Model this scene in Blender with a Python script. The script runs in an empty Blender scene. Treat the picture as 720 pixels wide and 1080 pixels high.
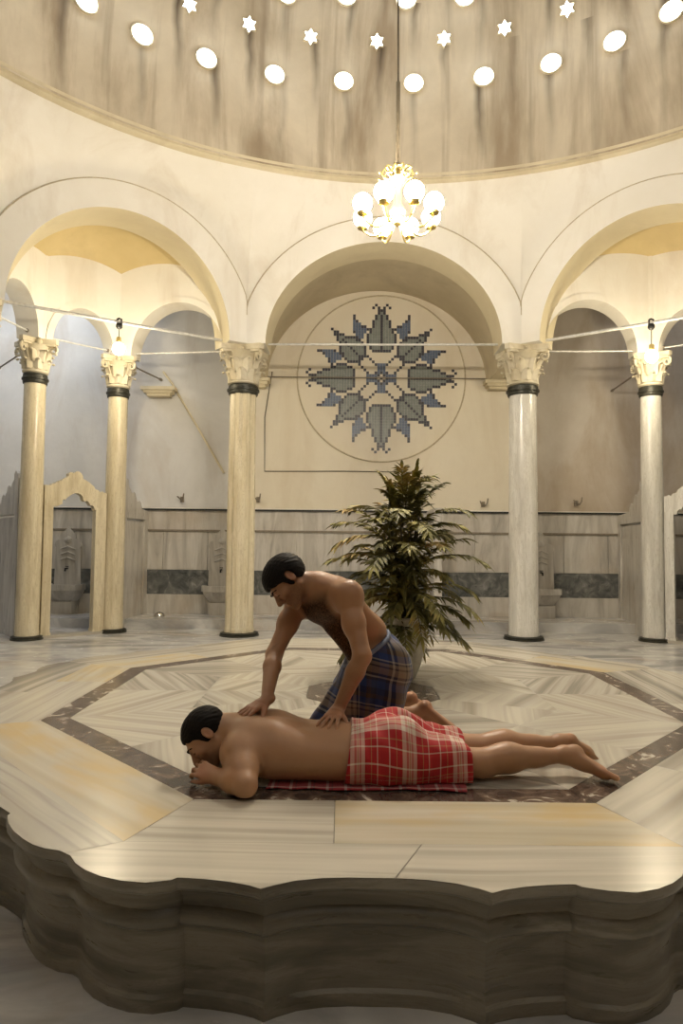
import bpy, bmesh, math, random
import numpy as np
from mathutils import Vector, Matrix
PI = math.pi
D = bpy.data
sc = bpy.context.scene
COL = sc.collection
random.seed(7); rng = np.random.default_rng(7)

# ------------------------------------------------------------------ helpers
def link(o, parent=None):
    COL.objects.link(o)
    if parent is not None: o.parent = parent
    return o
def tag(o, label=None, cat=None, group=None, kind=None):
    if label: o['label'] = label
    if cat: o['category'] = cat
    if group: o['group'] = group
    if kind: o['kind'] = kind
    return o
def thing(name, label, cat, loc=(0,0,0), group=None, rz=0):
    o = D.objects.new(name, None); o.location = loc; o.rotation_euler = (0,0,rz)
    o.empty_display_size = .1
    link(o); return tag(o, label, cat, group)
def obj(name, bm, mats, parent=None, smooth=None, local=True):
    """bm in world coords unless parent; parent's children are given in the parent's local frame"""
    me = D.meshes.new(name)
    bmesh.ops.recalc_face_normals(bm, faces=bm.faces) if bm.get('recalc', True) is True else None
    bm.to_mesh(me); bm.free()
    if not isinstance(mats, (list, tuple)): mats = [mats]
    for m in mats: me.materials.append(m)
    if smooth is not None:
        for p in me.polygons: p.use_smooth = True
        if smooth < 180: me.set_sharp_from_angle(angle=math.radians(smooth))
    o = D.objects.new(name, me)
    return link(o, parent)
class BM:
    """small mesh collector"""
    def __init__(s): s.v=[]; s.f=[]; s.m=[]; s.uv=[]
    def add(s, vs, fs, m=0, uv=None):
        b=len(s.v); s.v += [tuple(v) for v in vs]
        for k,f in enumerate(fs):
            s.f.append([b+i for i in f]); s.m.append(m)
            s.uv.append([uv[i] for i in f] if uv is not None else None)
    def box(s, c, size, rz=0, m=0, taper=1.0):
        x,y,z=[q/2 for q in size]; cs,sn=math.cos(rz),math.sin(rz)
        P=[]
        for sz in (-1,1):
            t = taper if sz>0 else 1
            for sx,sy in ((-1,-1),(1,-1),(1,1),(-1,1)):
                a,b=sx*x*t,sy*y*t
                P.append((c[0]+a*cs-b*sn, c[1]+a*sn+b*cs, c[2]+sz*z))
        s.add(P,[(0,3,2,1),(4,5,6,7),(0,1,5,4),(1,2,6,5),(2,3,7,6),(3,0,4,7)],m)
    def tube(s, pts, r, n=8, m=0, caps=True):
        pts=[Vector(p) for p in pts]; rs = r if isinstance(r,(list,tuple)) else [r]*len(pts)
        P=[]; prev=None
        for i,p in enumerate(pts):
            t=(pts[min(i+1,len(pts)-1)]-pts[max(i-1,0)])
            t = t.normalized() if t.length>1e-9 else Vector((0,0,1))
            if prev is None:
                a = Vector((0,0,1)) if abs(t.z)<.9 else Vector((1,0,0))
                u=t.cross(a).normalized()
            else:
                u=(prev-t*prev.dot(t)); u = u.normalized() if u.length>1e-6 else t.orthogonal().normalized()
            prev=u; w=t.cross(u)
            for k in range(n):
                a=2*PI*k/n; P.append(p+(u*math.cos(a)+w*math.sin(a))*rs[i])
        F=[]
        for i in range(len(pts)-1):
            for k in range(n):
                k2=(k+1)%n; F.append((i*n+k,i*n+k2,(i+1)*n+k2,(i+1)*n+k))
        if caps: F.append(tuple(range(n-1,-1,-1))); F.append(tuple(range((len(pts)-1)*n,len(pts)*n)))
        s.add(P,F,m)
    def lathe(s, prof, n=32, c=(0,0,0), m=0, ph=0, capb=True, capt=True):
        P=[];F=[]
        for r,z in prof:
            for k in range(n):
                a=2*PI*(k+ph)/n; P.append((c[0]+r*math.cos(a),c[1]+r*math.sin(a),c[2]+z))
        for i in range(len(prof)-1):
            for k in range(n):
                k2=(k+1)%n; F.append((i*n+k,i*n+k2,(i+1)*n+k2,(i+1)*n+k))
        if capb: F.append(tuple(range(n-1,-1,-1)))
        if capt: F.append(tuple(range((len(prof)-1)*n,len(prof)*n)))
        s.add(P,F,m)
    def sphere(s, c, r, n=16, m=0, sc=(1,1,1), rot=None):
        P=[];F=[]; h=n//2
        for i in range(h+1):
            ph=PI*i/h
            for k in range(n):
                a=2*PI*k/n
                p=Vector((math.sin(ph)*math.cos(a)*r*sc[0],math.sin(ph)*math.sin(a)*r*sc[1],math.cos(ph)*r*sc[2]))
                if rot is not None: p=rot@p
                P.append(p+Vector(c))
        for i in range(h):
            for k in range(n):
                k2=(k+1)%n; F.append((i*n+k,(i+1)*n+k,(i+1)*n+k2,i*n+k2))
        s.add(P,F,m)
    def prism(s, poly, to3, d0, d1, m=0):
        """poly: 2D outline; to3(u,v,d)->xyz; extruded from d0 to d1"""
        n=len(poly)
        P=[to3(u,v,d0) for u,v in poly]+[to3(u,v,d1) for u,v in poly]
        F=[tuple(range(n)),tuple(range(2*n-1,n-1,-1))]+[(i,n+i,n+(i+1)%n,(i+1)%n) for i in range(n)]
        s.add(P,F,m)
    def build(s, name, mats, parent=None, smooth=None, kind=None, merge=True, recalc=True, colors=None):
        me=D.meshes.new(name)
        me.from_pydata(s.v,[],s.f)
        if not isinstance(mats,(list,tuple)): mats=[mats]
        for mt in mats: me.materials.append(mt)
        me.polygons.foreach_set('material_index', s.m)
        if any(u is not None for u in s.uv):
            L=me.uv_layers.new(name='UVMap'); i=0
            for f,u in zip(s.f,s.uv):
                for k in range(len(f)):
                    L.data[i].uv = u[k] if u is not None else (0,0); i+=1
        bm=bmesh.new(); bm.from_mesh(me)
        if merge: bmesh.ops.remove_doubles(bm, verts=bm.verts, dist=1e-5)
        if recalc: bmesh.ops.recalc_face_normals(bm, faces=bm.faces)
        bm.to_mesh(me); bm.free()
        if smooth is not None:
            for p in me.polygons: p.use_smooth=True
            if smooth<180: me.set_sharp_from_angle(angle=math.radians(smooth))
        o=D.objects.new(name,me); link(o,parent)
        if kind: o['kind']=kind
        return o
def lerp(a,b,t): return a+(b-a)*t
def V2(a,b): return np.array([a,b],float)

# ------------------------------------------------------------------ camera (23 mm on a 24x36 frame)
E0=1.42; FPX=690.; PITCH=math.atan(35/690); ROLL=math.radians(.55)
cd=D.cameras.new('camera'); cam=D.objects.new('camera',cd); link(cam)
cd.sensor_fit='VERTICAL'; cd.sensor_height=36; cd.sensor_width=24; cd.lens=FPX/1080*36
cd.clip_start=.05; cd.clip_end=80
cam.matrix_world = Matrix.Translation((0,0,E0)) @ Matrix.Rotation(PI/2+PITCH,4,'X') @ Matrix.Rotation(ROLL,4,'Z')
sc.camera=cam
def ray(x,y):
    u,v=(x-360),(540-y); c,s=math.cos(ROLL),math.sin(ROLL); u,v=c*u-s*v, s*u+c*v
    d=(u/FPX,v/FPX,1.); c,s=math.cos(PITCH),math.sin(PITCH)
    return (d[0], -s*d[1]+c*d[2], c*d[1]+s*d[2])
def at_depth(x,y,Y): d=ray(x,y); t=Y/d[1]; return Vector((d[0]*t,Y,E0+d[2]*t))
def at_height(x,y,z): d=ray(x,y); t=(z-E0)/d[2]; return Vector((d[0]*t,d[1]*t,z))

# ------------------------------------------------------------------ materials
def mat(name):
    m=D.materials.new(name); m.use_nodes=True; nt=m.node_tree
    for n in list(nt.nodes): nt.nodes.remove(n)
    out=nt.nodes.new('ShaderNodeOutputMaterial'); b=nt.nodes.new('ShaderNodeBsdfPrincipled')
    nt.links.new(b.outputs[0],out.inputs[0]); return m,nt,b
def N(nt,t,**k):
    n=nt.nodes.new(t)
    for a,v in k.items():
        if a.startswith('i_'):
            n.inputs[int(a[2:]) if a[2:].isdigit() else a[2:].replace('_',' ')].default_value=v
        else: setattr(n,a,v)
    return n
def ramp(nt, fac, stops, interp='LINEAR'):
    r=nt.nodes.new('ShaderNodeValToRGB'); r.color_ramp.interpolation=interp
    e=r.color_ramp.elements
    while len(e)<len(stops): e.new(.5)
    for q,(p,c) in zip(e,stops): q.position=p; q.color=(*c,1) if len(c)==3 else c
    nt.links.new(fac,r.inputs[0]); return r.outputs[0]
def coord(nt, kind='Object', scale=(1,1,1), rot=(0,0,0)):
    t=nt.nodes.new('ShaderNodeTexCoord'); mp=nt.nodes.new('ShaderNodeMapping')
    mp.inputs['Scale'].default_value=scale; mp.inputs['Rotation'].default_value=rot
    nt.links.new(t.outputs[kind],mp.inputs[0]); return mp.outputs[0]
def noise(nt, vec, scale, detail=6, rough=.55, dist=0.):
    n=N(nt,'ShaderNodeTexNoise'); n.inputs['Scale'].default_value=scale; n.inputs['Detail'].default_value=detail
    n.inputs['Roughness'].default_value=rough; n.inputs['Distortion'].default_value=dist
    nt.links.new(vec,n.inputs['Vector']); return n.outputs['Fac']
def mix(nt, fac, a, b, mode='MIX'):
    n=nt.nodes.new('ShaderNodeMix'); n.data_type='RGBA'; n.blend_type=mode
    for i,v in ((0,fac),(6,a),(7,b)):
        if hasattr(v,'links') or hasattr(v,'is_linked'): nt.links.new(v,n.inputs[i])
        else: n.inputs[i].default_value = v if i==0 else (*v,1) if len(v)==3 else v
    return n.outputs[2]
def bump(nt, b, h, strength=.3, dist=.01):
    n=nt.nodes.new('ShaderNodeBump'); n.inputs['Strength'].default_value=strength; n.inputs['Distance'].default_value=dist
    nt.links.new(h,n.inputs['Height']); nt.links.new(n.outputs[0],b.inputs['Normal'])
def setc(nt,b,c): nt.links.new(c,b.inputs['Base Color'])
def plaster(name, base, dark, stain, scale=.6, amt=.5):
    m,nt,b=mat(name); v=coord(nt)
    c=ramp(nt,noise(nt,v,scale,8,.6,.3),[(.3,dark),(.62,base)])
    s=ramp(nt,noise(nt,coord(nt,'Object',(1,1,.35)),1.3,9,.65,.6),[(.50,(0,0,0)),(.75,(amt,)*3)])
    c=mix(nt,s,c,stain)
    c=mix(nt,ramp(nt,noise(nt,v,14,4),[(.4,(.12,)*3),(.75,(0,0,0))]),c,dark)
    setc(nt,b,c); b.inputs['Roughness'].default_value=.75
    bump(nt,b,noise(nt,v,5,8,.6),.25,.02); return m
def marble(name, stops, scale=2.0, stretch=(1,1,1), rot=(0,0,0), rough=.3, dist=1.2, kind='Object', stain=None, stain_amt=.5, fine=None):
    m,nt,b=mat(name); v=coord(nt,kind,stretch,rot)
    c=ramp(nt,noise(nt,v,scale,9,.58,dist),stops)
    if fine:
        c=mix(nt,ramp(nt,noise(nt,v,scale*4,6,.6,2.),[(.47,(0,0,0)),(.5,(.55,)*3),(.53,(0,0,0))]),c,fine)
    if stain:
        s=ramp(nt,noise(nt,coord(nt,kind),1.1,6,.6,.5),[(.52,(0,0,0)),(.7,(stain_amt,)*3)])
        c=mix(nt,s,c,stain)
    setc(nt,b,c); b.inputs['Roughness'].default_value=rough
    r=ramp(nt,noise(nt,v,6,5),[(.3,(rough*.7,)*3),(.7,(min(1,rough*1.3),)*3)]); nt.links.new(r,b.inputs['Roughness'])
    bump(nt,b,noise(nt,v,9,6),.08,.01)
    return m
def plain(name,c,rough=.5,metal=0.,var=.12,sc_=20):
    m,nt,b=mat(name); v=coord(nt)
    d=tuple(x*(1-var) for x in c); l=tuple(min(1,x*(1+var)) for x in c)
    setc(nt,b,ramp(nt,noise(nt,v,sc_,5),[(.35,d),(.65,l)]))
    b.inputs['Roughness'].default_value=rough; b.inputs['Metallic'].default_value=metal; return m
def emis(name,c,s):
    m,nt,b=mat(name); b.inputs['Base Color'].default_value=(*c,1)
    b.inputs['Emission Color'].default_value=(*c,1); b.inputs['Emission Strength'].default_value=s; return m

M={}
M['wall']=plaster('cream_plaster',(.86,.83,.76),(.78,.74,.65),(.56,.47,.35),.6,.55)
M['rear']=plaster('bounce_damping_brown_plaster',(.26,.22,.165),(.17,.14,.10),(.10,.08,.06),.6,.5)  # unseen rear wall, coloured dark to cut bounce light on the foreground
M['wall_beige']=plaster('stained_beige_plaster',(.66,.60,.52),(.52,.45,.37),(.42,.31,.18),.8,.8)
M['wall_grey']=plaster('grey_limewash',(.72,.70,.67),(.58,.56,.53),(.45,.37,.29),.7,.6)
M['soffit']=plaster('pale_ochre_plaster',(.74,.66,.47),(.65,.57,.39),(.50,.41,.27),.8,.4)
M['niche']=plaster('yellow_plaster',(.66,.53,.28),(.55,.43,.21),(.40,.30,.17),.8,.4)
M['vault']=plaster('ochre_plaster',(.62,.54,.38),(.48,.41,.28),(.34,.28,.19),.8,.5)
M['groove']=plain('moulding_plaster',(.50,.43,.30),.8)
M['medal']=plaster('beige_plaster',(.76,.70,.57),(.70,.63,.50),(.56,.46,.31),.9,.45)
def veined(name,light,mid,dark,stain=None,sa=.7,grey=.5):
    # long parallel veins along U with slow waviness, cloudy ground
    m,nt,b=mat(name); uv=coord(nt,'UV')
    wv=N(nt,'ShaderNodeTexNoise'); wv.inputs['Scale'].default_value=1.; wv.inputs['Detail'].default_value=2
    nt.links.new(coord(nt,'UV',(.55,1.1,1)),wv.inputs['Vector'])
    ad=N(nt,'ShaderNodeVectorMath',operation='MULTIPLY_ADD'); nt.links.new(wv.outputs['Color'],ad.inputs[0]); ad.inputs[1].default_value=(.1,.16,0); nt.links.new(uv,ad.inputs[2])
    mp=nt.nodes.new('ShaderNodeMapping'); mp.inputs['Scale'].default_value=(.16,4.2,1); nt.links.new(ad.outputs[0],mp.inputs[0])
    a=noise(nt,mp.outputs[0],1.5,3,.45,0.); c=ramp(nt,a,[(.30,dark),(.43,mid),(.52,light),(.60,mid),(.66,light),(.8,mid)])
    mp2=nt.nodes.new('ShaderNodeMapping'); mp2.inputs['Scale'].default_value=(.22,9,1); nt.links.new(ad.outputs[0],mp2.inputs[0])
    c=mix(nt,ramp(nt,noise(nt,mp2.outputs[0],2.2,3,.5),[(.52,(0,0,0)),(.66,(grey,)*3)]),c,dark)
    if stain: c=mix(nt,ramp(nt,noise(nt,coord(nt,'UV',(1.0,2.6,1)),1.5,4,.5,.2),[(.44,(0,0,0)),(.64,(sa,)*3)]),c,stain)
    setc(nt,b,c); b.inputs['Roughness'].default_value=.24
    bump(nt,b,noise(nt,uv,4,3),.04,.01); return m
M['slab']=veined('veined_cream_marble',(.60,.56,.47),(.49,.45,.375),(.30,.27,.22),grey=.45)
M['slab_y']=veined('honey_stained_marble',(.60,.555,.45),(.53,.475,.365),(.42,.36,.25),(.60,.44,.20),.75,.2)
M['slab_g']=veined('grey_veined_marble',(.54,.505,.43),(.39,.36,.305),(.22,.20,.17),grey=.7)
M['slab_side']=marble('shade_toned_banded_marble',[(.30,(.10,.088,.066)),(.45,(.17,.155,.12)),(.55,(.27,.245,.195)),(.7,(.20,.18,.145))],1.6,(.7,.7,5.),rough=.35,dist=.8,fine=(.18,.155,.12))  # darker than the top: shade on the sides is put into the colour
M['joint']=plain('joint_mortar',(.25,.22,.18),.8)
M['inlay']=marble('dark_brecciated_marble',[(.35,(.035,.025,.022)),(.5,(.10,.07,.055)),(.60,(.17,.12,.09)),(.66,(.55,.50,.42))],7,(1,1,1),rough=.2,dist=1.5,kind='Object')
M['floor']=marble('bluish_floor_marble',[(.30,(.27,.27,.275)),(.45,(.47,.465,.46)),(.55,(.64,.63,.61)),(.7,(.52,.51,.50))],.8,(1,2.6,1),(0,0,.5),rough=.22,dist=1.2,stain=(.42,.32,.20),stain_amt=.5)
M['panel']=marble('grey_wall_marble',[(.3,(.36,.335,.30)),(.47,(.52,.49,.44)),(.6,(.62,.59,.54)),(.75,(.50,.47,.42))],1.2,(3.2,3.2,.5),rough=.35,dist=1.4,stain=(.42,.34,.25),stain_amt=.5)
M['band']=marble('dark_green_grey_marble',[(.3,(.055,.06,.06)),(.5,(.12,.125,.12)),(.62,(.20,.20,.19)),(.72,(.36,.36,.34))],5,(1,1,1),rough=.3,dist=1.)
M['col_y']=marble('yellowed_column_marble',[(.3,(.50,.42,.27)),(.5,(.70,.62,.44)),(.65,(.76,.69,.52))],1.5,(3,3,.35),rough=.25,dist=.8,fine=(.45,.36,.22))
M['col_w']=marble('pale_column_marble',[(.3,(.48,.46,.41)),(.5,(.68,.66,.60)),(.65,(.76,.74,.69))],1.5,(3,3,.35),rough=.25,dist=.8,fine=(.42,.38,.32))
M['capital']=plaster('carved_capital_marble',(.74,.68,.54),(.52,.45,.30),(.36,.27,.14),3.,.7)
M['bronze']=plain('dark_patinated_bronze',(.045,.045,.035),.45,.4,.35,30)
M['iron']=plain('painted_iron',(.62,.61,.58),.5,.2)
M['iron_d']=plain('brown_iron',(.26,.22,.17),.6,.3)
M['brass']=plain('aged_brass',(.55,.42,.16),.3,.9)
M['steel']=plain('polished_steel',(.62,.60,.56),.18,1.)
M['black']=plain('blackened_metal',(.03,.03,.03),.5,.4)
M['globe']=emis('lit_glass_globe',(1.,.885,.71),105)
M['bulb']=emis('lit_bulb',(1.,.86,.60),80)
M['sky_glass']=emis('daylight_glass',(.86,.93,1.),3.6)
M['sky_side']=emis('added_skylight',(.80,.88,1.),12)
M['cornice']=plaster('cornice_plaster',(.72,.64,.46),(.60,.52,.35),(.36,.29,.19),1.5,.5)
M['pot']=plain('glazed_white_ceramic',(.62,.60,.53),.25)
M['soil']=plain('dark_soil',(.05,.035,.02),.9)
M['tile_dark']=plain('dark_tile',(.035,.033,.045),.4)
M['tile_grey']=plain('grey_green_tile',(.20,.22,.20),.4)
M['tile_blue']=plain('blue_grey_tile',(.10,.13,.20),.4)
M['cable']=plain('cloth_cable',(.10,.08,.05),.7)
# ---- dome: cream plaster, dirt runs that follow the shell (UV: azimuth in turns*40, elevation/90)
def dome_mat():
    m,nt,b=mat('dome_plaster'); v=coord(nt)
    c=ramp(nt,noise(nt,v,.55,8,.6,.4),[(.3,(.47,.40,.29)),(.62,(.68,.60,.46))])
    uv=coord(nt,'UV',(1,1,1))
    s1=ramp(nt,noise(nt,coord(nt,'UV',(1.15,2.0,1)),1.0,7,.6,.35),[(.46,(0,0,0)),(.62,(.75,)*3)])
    c=mix(nt,s1,c,(.27,.20,.125))
    s0=ramp(nt,noise(nt,coord(nt,'UV',(3.2,1.6,1)),1.0,4,.6,.3),[(.55,(0,0,0)),(.70,(.5,)*3)]); c=mix(nt,s0,c,(.20,.15,.095))
    # runs under every opening: narrow in azimuth, fading downwards
    sx=N(nt,'ShaderNodeSeparateXYZ'); 
    dn=N(nt,'ShaderNodeTexNoise'); dn.inputs['Scale'].default_value=1.; dn.inputs['Detail'].default_value=3
    nt.links.new(coord(nt,'UV',(.35,9,1)),dn.inputs['Vector'])
    nt.links.new(uv,sx.inputs[0])
    def mth(op,a,bb=None,cl=False):
        n=N(nt,'ShaderNodeMath',operation=op); n.use_clamp=cl
        for i,q in ((0,a),(1,bb)):
            if q is None: continue
            if isinstance(q,(int,float)): n.inputs[i].default_value=q
            else: nt.links.new(q,n.inputs[i])
        return n.outputs[0]
    wob=mth('MULTIPLY',mth('SUBTRACT',dn.outputs['Fac'],.5),.35)
    x=mth('ADD',sx.outputs[0],wob)
    for off,el_top,el_bot,k in ((0.,10.8,-1.,1.),(.5,15.8,6.,1.),(0.,20.8,12.5,.9),(.5,27.,18.,.9)):
        fx=mth('SUBTRACT',mth('FRACT',mth('ADD',x,.5-off)),.5)
        w=mth('SUBTRACT',1.,mth('MULTIPLY',mth('ABSOLUTE',fx),11.),True)
        e=mth('MULTIPLY',sx.outputs[1],90.)
        up=mth('LESS_THAN',e,el_top)
        dn2=mth('DIVIDE',mth('SUBTRACT',e,el_bot),el_top-el_bot,True)
        rnd=ramp(nt,noise(nt,coord(nt,'UV',(.9,2,1)),1.7,2),[(.38,(.3,)*3),(.55,(1,)*3)])
        s=mth('MULTIPLY',mth('MULTIPLY',mth('MULTIPLY',w,up),dn2),k)
        s=mth('MULTIPLY',s,rnd)
        c=mix(nt,s,c,(.085,.062,.04))
    setc(nt,b,c); b.inputs['Roughness'].default_value=.8
    bump(nt,b,noise(nt,v,4,8,.6),.3,.03); return m
M['dome']=dome_mat()

# ------------------------------------------------------------------ plan of the hall
FL=V2(-1.58,10.30); FR=V2(2.83,10.18); SL=V2(-4.83,8.34); SR=V2(5.95,8.00)
P1=V2(-3.65,10.54); P2=V2(-4.59,9.66); P3=V2(4.80,10.09); P4=V2(5.80,9.40)
WY=12.0
CC=V2(.81,3.24); CR=6.445; ZC=6.97
ZB=4.53; ZS=4.42
def circ_pt(az): return CC+CR*np.array([math.sin(az),math.cos(az)])
def azof(p): d=p-CC; return math.atan2(d[0],d[1])

def arch_wall(name, A, B, zs, rx, rz, thick, ztop, band=.0, cornice=False, mats=None, off=0.0, step=.02, n=56, mit=(0,0)):
    """wall from A to B with a round-headed opening; the hall lies on the left of A->B reversed (normal points outwards)"""
    A=np.array(A);B=np.array(B); L=np.linalg.norm(B-A)/2; e=(B-A)/(2*L); mid=(A+B)/2
    nrm=np.array([-e[1],e[0]])
    if np.dot(nrm, mid-CC)<0: nrm=-nrm
    mid=mid+e*off
    def P(x,z,d):
        x=min(x, L-off+d*mit[1]); x=max(x,-(L+off+d*mit[0]))
        q=mid+e*x+nrm*d; return (q[0],q[1],z)
    b=BM(); h=thick/2
    th=[PI*k/n for k in range(n+1)]
    def outer(t,bw):
        x=(rx+bw)*math.cos(t); z=(rz+bw)*math.sin(t)
        lim = L-off if x>0 else L+off
        if abs(x)>lim:
            s=lim/abs(x); return (math.copysign(lim,x), z*s+ (0 if abs(math.cos(t))<1e-6 else 0))
        return (x,z)
    rows=[]
    I=[((rx)*math.cos(t),rz*math.sin(t)) for t in th]
    O=[outer(t,band if band>0 else .12) for t in th]
    zz=lambda z: zs+max(z,0)
    rows.append([P(x,zz(z),h) for x,z in I])          # back edge of soffit
    for f in (.33,.66): rows.append([P(x,zz(z),lerp(h,-h,f)) for x,z in I])
    rows.append([P(x,zz(z),-h) for x,z in I])
    nband=len(rows)
    if band>0:
        rows.append([P(x,zz(z),-h) for x,z in O])
        rows.append([P(x,zz(z),-h+step) for x,z in O])
    else: rows.append([P(x,zz(z),-h) for x,z in O])
    if cornice:
        azA,azB=azof(A),azof(B)
        if azB-azA>PI: azB-=2*PI
        if azB-azA<-PI: azB+=2*PI
        K=14
        for j in range(1,K+1):
            v=j/K; r=[]
            for (x,z) in O:
                p0=np.array(P(x,zz(z),-h+step)); f=(x+L)/(2*L)
                ze=max(p0[2],5.15); w=max(0.,(lerp(p0[2],ZC,v)-ze)/(ZC-ze))**1.5
                cpt=circ_pt(lerp(azA,azB,f)); 
                q=lerp(p0[:2],cpt,w); r.append((q[0],q[1],lerp(p0[2],ZC,v)))
            rows.append(r)
    else:
        rows.append([P(x,ztop,-h+(step if band>0 else 0)) for x,z in O])
    m=len(th)
    vs=[p for r in rows for p in r]; fs=[];ms=[]
    for i in range(len(rows)-1):
        for k in range(m-1):
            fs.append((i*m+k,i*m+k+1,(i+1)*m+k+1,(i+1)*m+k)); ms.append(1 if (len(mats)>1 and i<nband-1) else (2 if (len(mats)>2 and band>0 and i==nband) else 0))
    for f,q in zip(fs,ms): b.add([vs[i] for i in f],[(0,1,2,3)],q)
    # underside at the piers, back face
    for s in (1,-1):
        lim=(L-off if s>0 else L+off)
        b.add([P(s*rx,zs,-h),P(s*lim,zs,-h),P(s*lim,zs,h),P(s*rx,zs,h)],[(0,1,2,3)])
    zt=max(ztop,zs+rz+.1)
    bw=band if band>0 else .12
    for s in (1,-1):
        lim=(L-off if s>0 else L+off)
        if rx+bw<lim:
            for d in (-h+(step if band>0 else 0),h):
                b.add([P(s*(rx+bw),zs,d),P(s*lim,zs,d),P(s*lim,zt,d),P(s*(rx+bw),zt,d)],[(0,1,2,3)])
    for k in range(m-1):
        x0,z0=O[k];x1,z1=O[k+1]
        b.add([P(*[I[k][0],zz(I[k][1])],h),P(I[k+1][0],zz(I[k+1][1]),h),P(x1,zt,h),P(x0,zt,h)],[(0,1,2,3)])
    o=b.build(name,mats,None,smooth=35,kind='structure')
    if cornice:
        t_=BM(); pp=[P(x,zz(z),-h+.004) for (x,z) in O if abs(x)<(L-.02)]
        t_.tube(pp,.011,6); t_.build('trim_archivolt',M['groove'],smooth=60,kind='structure')
    return o

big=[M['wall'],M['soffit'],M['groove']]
azs=[azof(SR)]; azl=azof(SL)+2*PI; nb=9
ring=[SR]+[CC+7.6*np.array([math.sin(a),math.cos(a)]) for a in [lerp(azs[0],azl,k/nb) for k in range(1,nb)]]+[SL]
def mt(a,b_,c):
    u=(b_-a)/np.linalg.norm(b_-a); v=(c-b_)/np.linalg.norm(c-b_); return math.tan(math.acos(max(-1,min(1,u@v)))/2)
m1,m2,m3,m4=mt(ring[-2],SL,FL),mt(SL,FL,FR),mt(FL,FR,SR),mt(FR,SR,ring[1])
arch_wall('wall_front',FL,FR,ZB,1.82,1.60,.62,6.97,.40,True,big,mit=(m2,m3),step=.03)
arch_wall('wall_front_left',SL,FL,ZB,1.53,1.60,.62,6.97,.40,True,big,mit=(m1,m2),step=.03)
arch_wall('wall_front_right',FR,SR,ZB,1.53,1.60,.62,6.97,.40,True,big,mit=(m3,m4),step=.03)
small=[M['wall'],M['wall'],M['groove']]
for nm,A,B,r,rise,off in (('wall_niche_left',FL,P1,.76,.84,.0),('wall_niche_left',P1,P2,.47,.62,0),('wall_niche_left',P2,SL,.46,.66,0),
                 ('wall_niche_right',FR,P3,.72,.84,0),('wall_niche_right',P3,P4,.46,.62,0),('wall_niche_right',P4,SR,.50,.66,0)):
    arch_wall(nm,A,B,ZS,r,rise,.36,6.5,.10,False,small,step=.015,n=40)
for nm,c in (('wall_pier_left',P1),('wall_pier_left',P2),('wall_pier_right',P3),('wall_pier_right',P4)):
    b=BM(); b.lathe([(.185,ZS),(.185,6.3)],24,(c[0],c[1],0)); b.build(nm,M['wall'],smooth=40,kind='structure')
# transverse walls from the front columns to the rear wall
for nm,A in (('wall_transverse_left',FL),('wall_transverse_right',FR)):
    B=V2(A[0]+.02,WY)
    arch_wall(nm,A,B,ZS,.62,.75,.36,6.5,0,False,[M['vault'],M['vault']],n=30,off=-.02)
# closed bays round the rest of the hall (12 sided)
azs=[azof(SR)]; azl=azof(SL)+2*PI; nb=9
ring=[SR]+[CC+7.6*np.array([math.sin(a),math.cos(a)]) for a in [lerp(azs[0],azl,k/nb) for k in range(1,nb)]]+[SL]
b=BM(); b1=BM(); b2=b
for k in range(nb):
    b=b1 if k in (0,nb-1) else b2
    A,B=ring[k],ring[k+1]; a0,a1=lerp(azs[0],azl,k/nb),lerp(azs[0],azl,(k+1)/nb)
    S=8; rows=[]
    for j,zv in enumerate([0,2.2,4.5,5.1,5.7,6.3,ZC]):
        w=max(0,(zv-4.5)/(ZC-4.5))**1.4
        rows.append([(*lerp(lerp(A,B,i/S),circ_pt(lerp(a0,a1,i/S)),w),zv) for i in range(S+1)])
    for j in range(len(rows)-1):
        for i in range(S):
            b.add([rows[j][i],rows[j][i+1],rows[j+1][i+1],rows[j+1][i]],[(0,1,2,3)])
b1.build('wall_sides',M['wall'],smooth=40,kind='structure')
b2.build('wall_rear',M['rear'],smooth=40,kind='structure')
# outer walls
b=BM(); b.box((-4.25,WY+.15,3.3),(10.5,.3,6.6)); b.build('wall_back_left',M['wall_grey'],kind='structure')
b=BM(); b.box((5.25,WY+.15,3.3),(8.5,.3,6.6)); b.build('wall_back_right',M['wall_beige'],kind='structure')
# warm plastered central bay of the back wall, plain slab a few cm proud
b=BM(); b.box(((FL[0]+FR[0])/2,WY-.02,3.3),(FR[0]-FL[0]+.5,.06,6.6)); b.build('wall_back_centre',M['medal'],kind='structure')
b=BM(); b.box((-9.1,10,3.3),(.3,5,6.6)); b.box((-7,8.3,3.3),(4.6,.2,6.6)); b.build('wall_left',M['wall_grey'],kind='structure')
b=BM(); b.box((9.1,10,3.3),(.3,5,6.6)); b.box((7.6,8.0,3.3),(3.6,.2,6.6)); b.build('wall_right',M['wall_grey'],kind='structure')
# aisle ceilings and front barrel vault
b=BM()
for poly in ([(-9.2,12.3),(-1.5,12.3),(-1.5,10.5),(-4.95,8.45),(-9.2,8.3)],[(9.2,12.3),(2.75,12.3),(2.75,10.4),(6.05,8.1),(9.2,7.9)]):
    b.prism(poly,lambda u,v,d:(u,v,d),6.28,6.38)
b.build('ceiling_aisles',M['vault'],kind='structure')
b=BM(); xm=(FL[0]+FR[0])/2; nn=40
pr=[(xm+2.02*math.cos(PI*k/nn), ZB-.1+1.72*math.sin(PI*k/nn)) for k in range(nn+1)]
pr=[(xm+2.02,ZB-.6)]+pr+[(xm-2.02,ZB-.6)] if False else pr
for k in range(nn):
    (x0,z0),(x1,z1)=pr[k],pr[k+1]
    b.add([(x0,10.5,z0),(x1,10.5,z1),(x1,WY,z1),(x0,WY,z0)],[(0,1,2,3)])
b.build('ceiling_front_vault',M['vault'],smooth=60,kind='structure')
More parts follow.
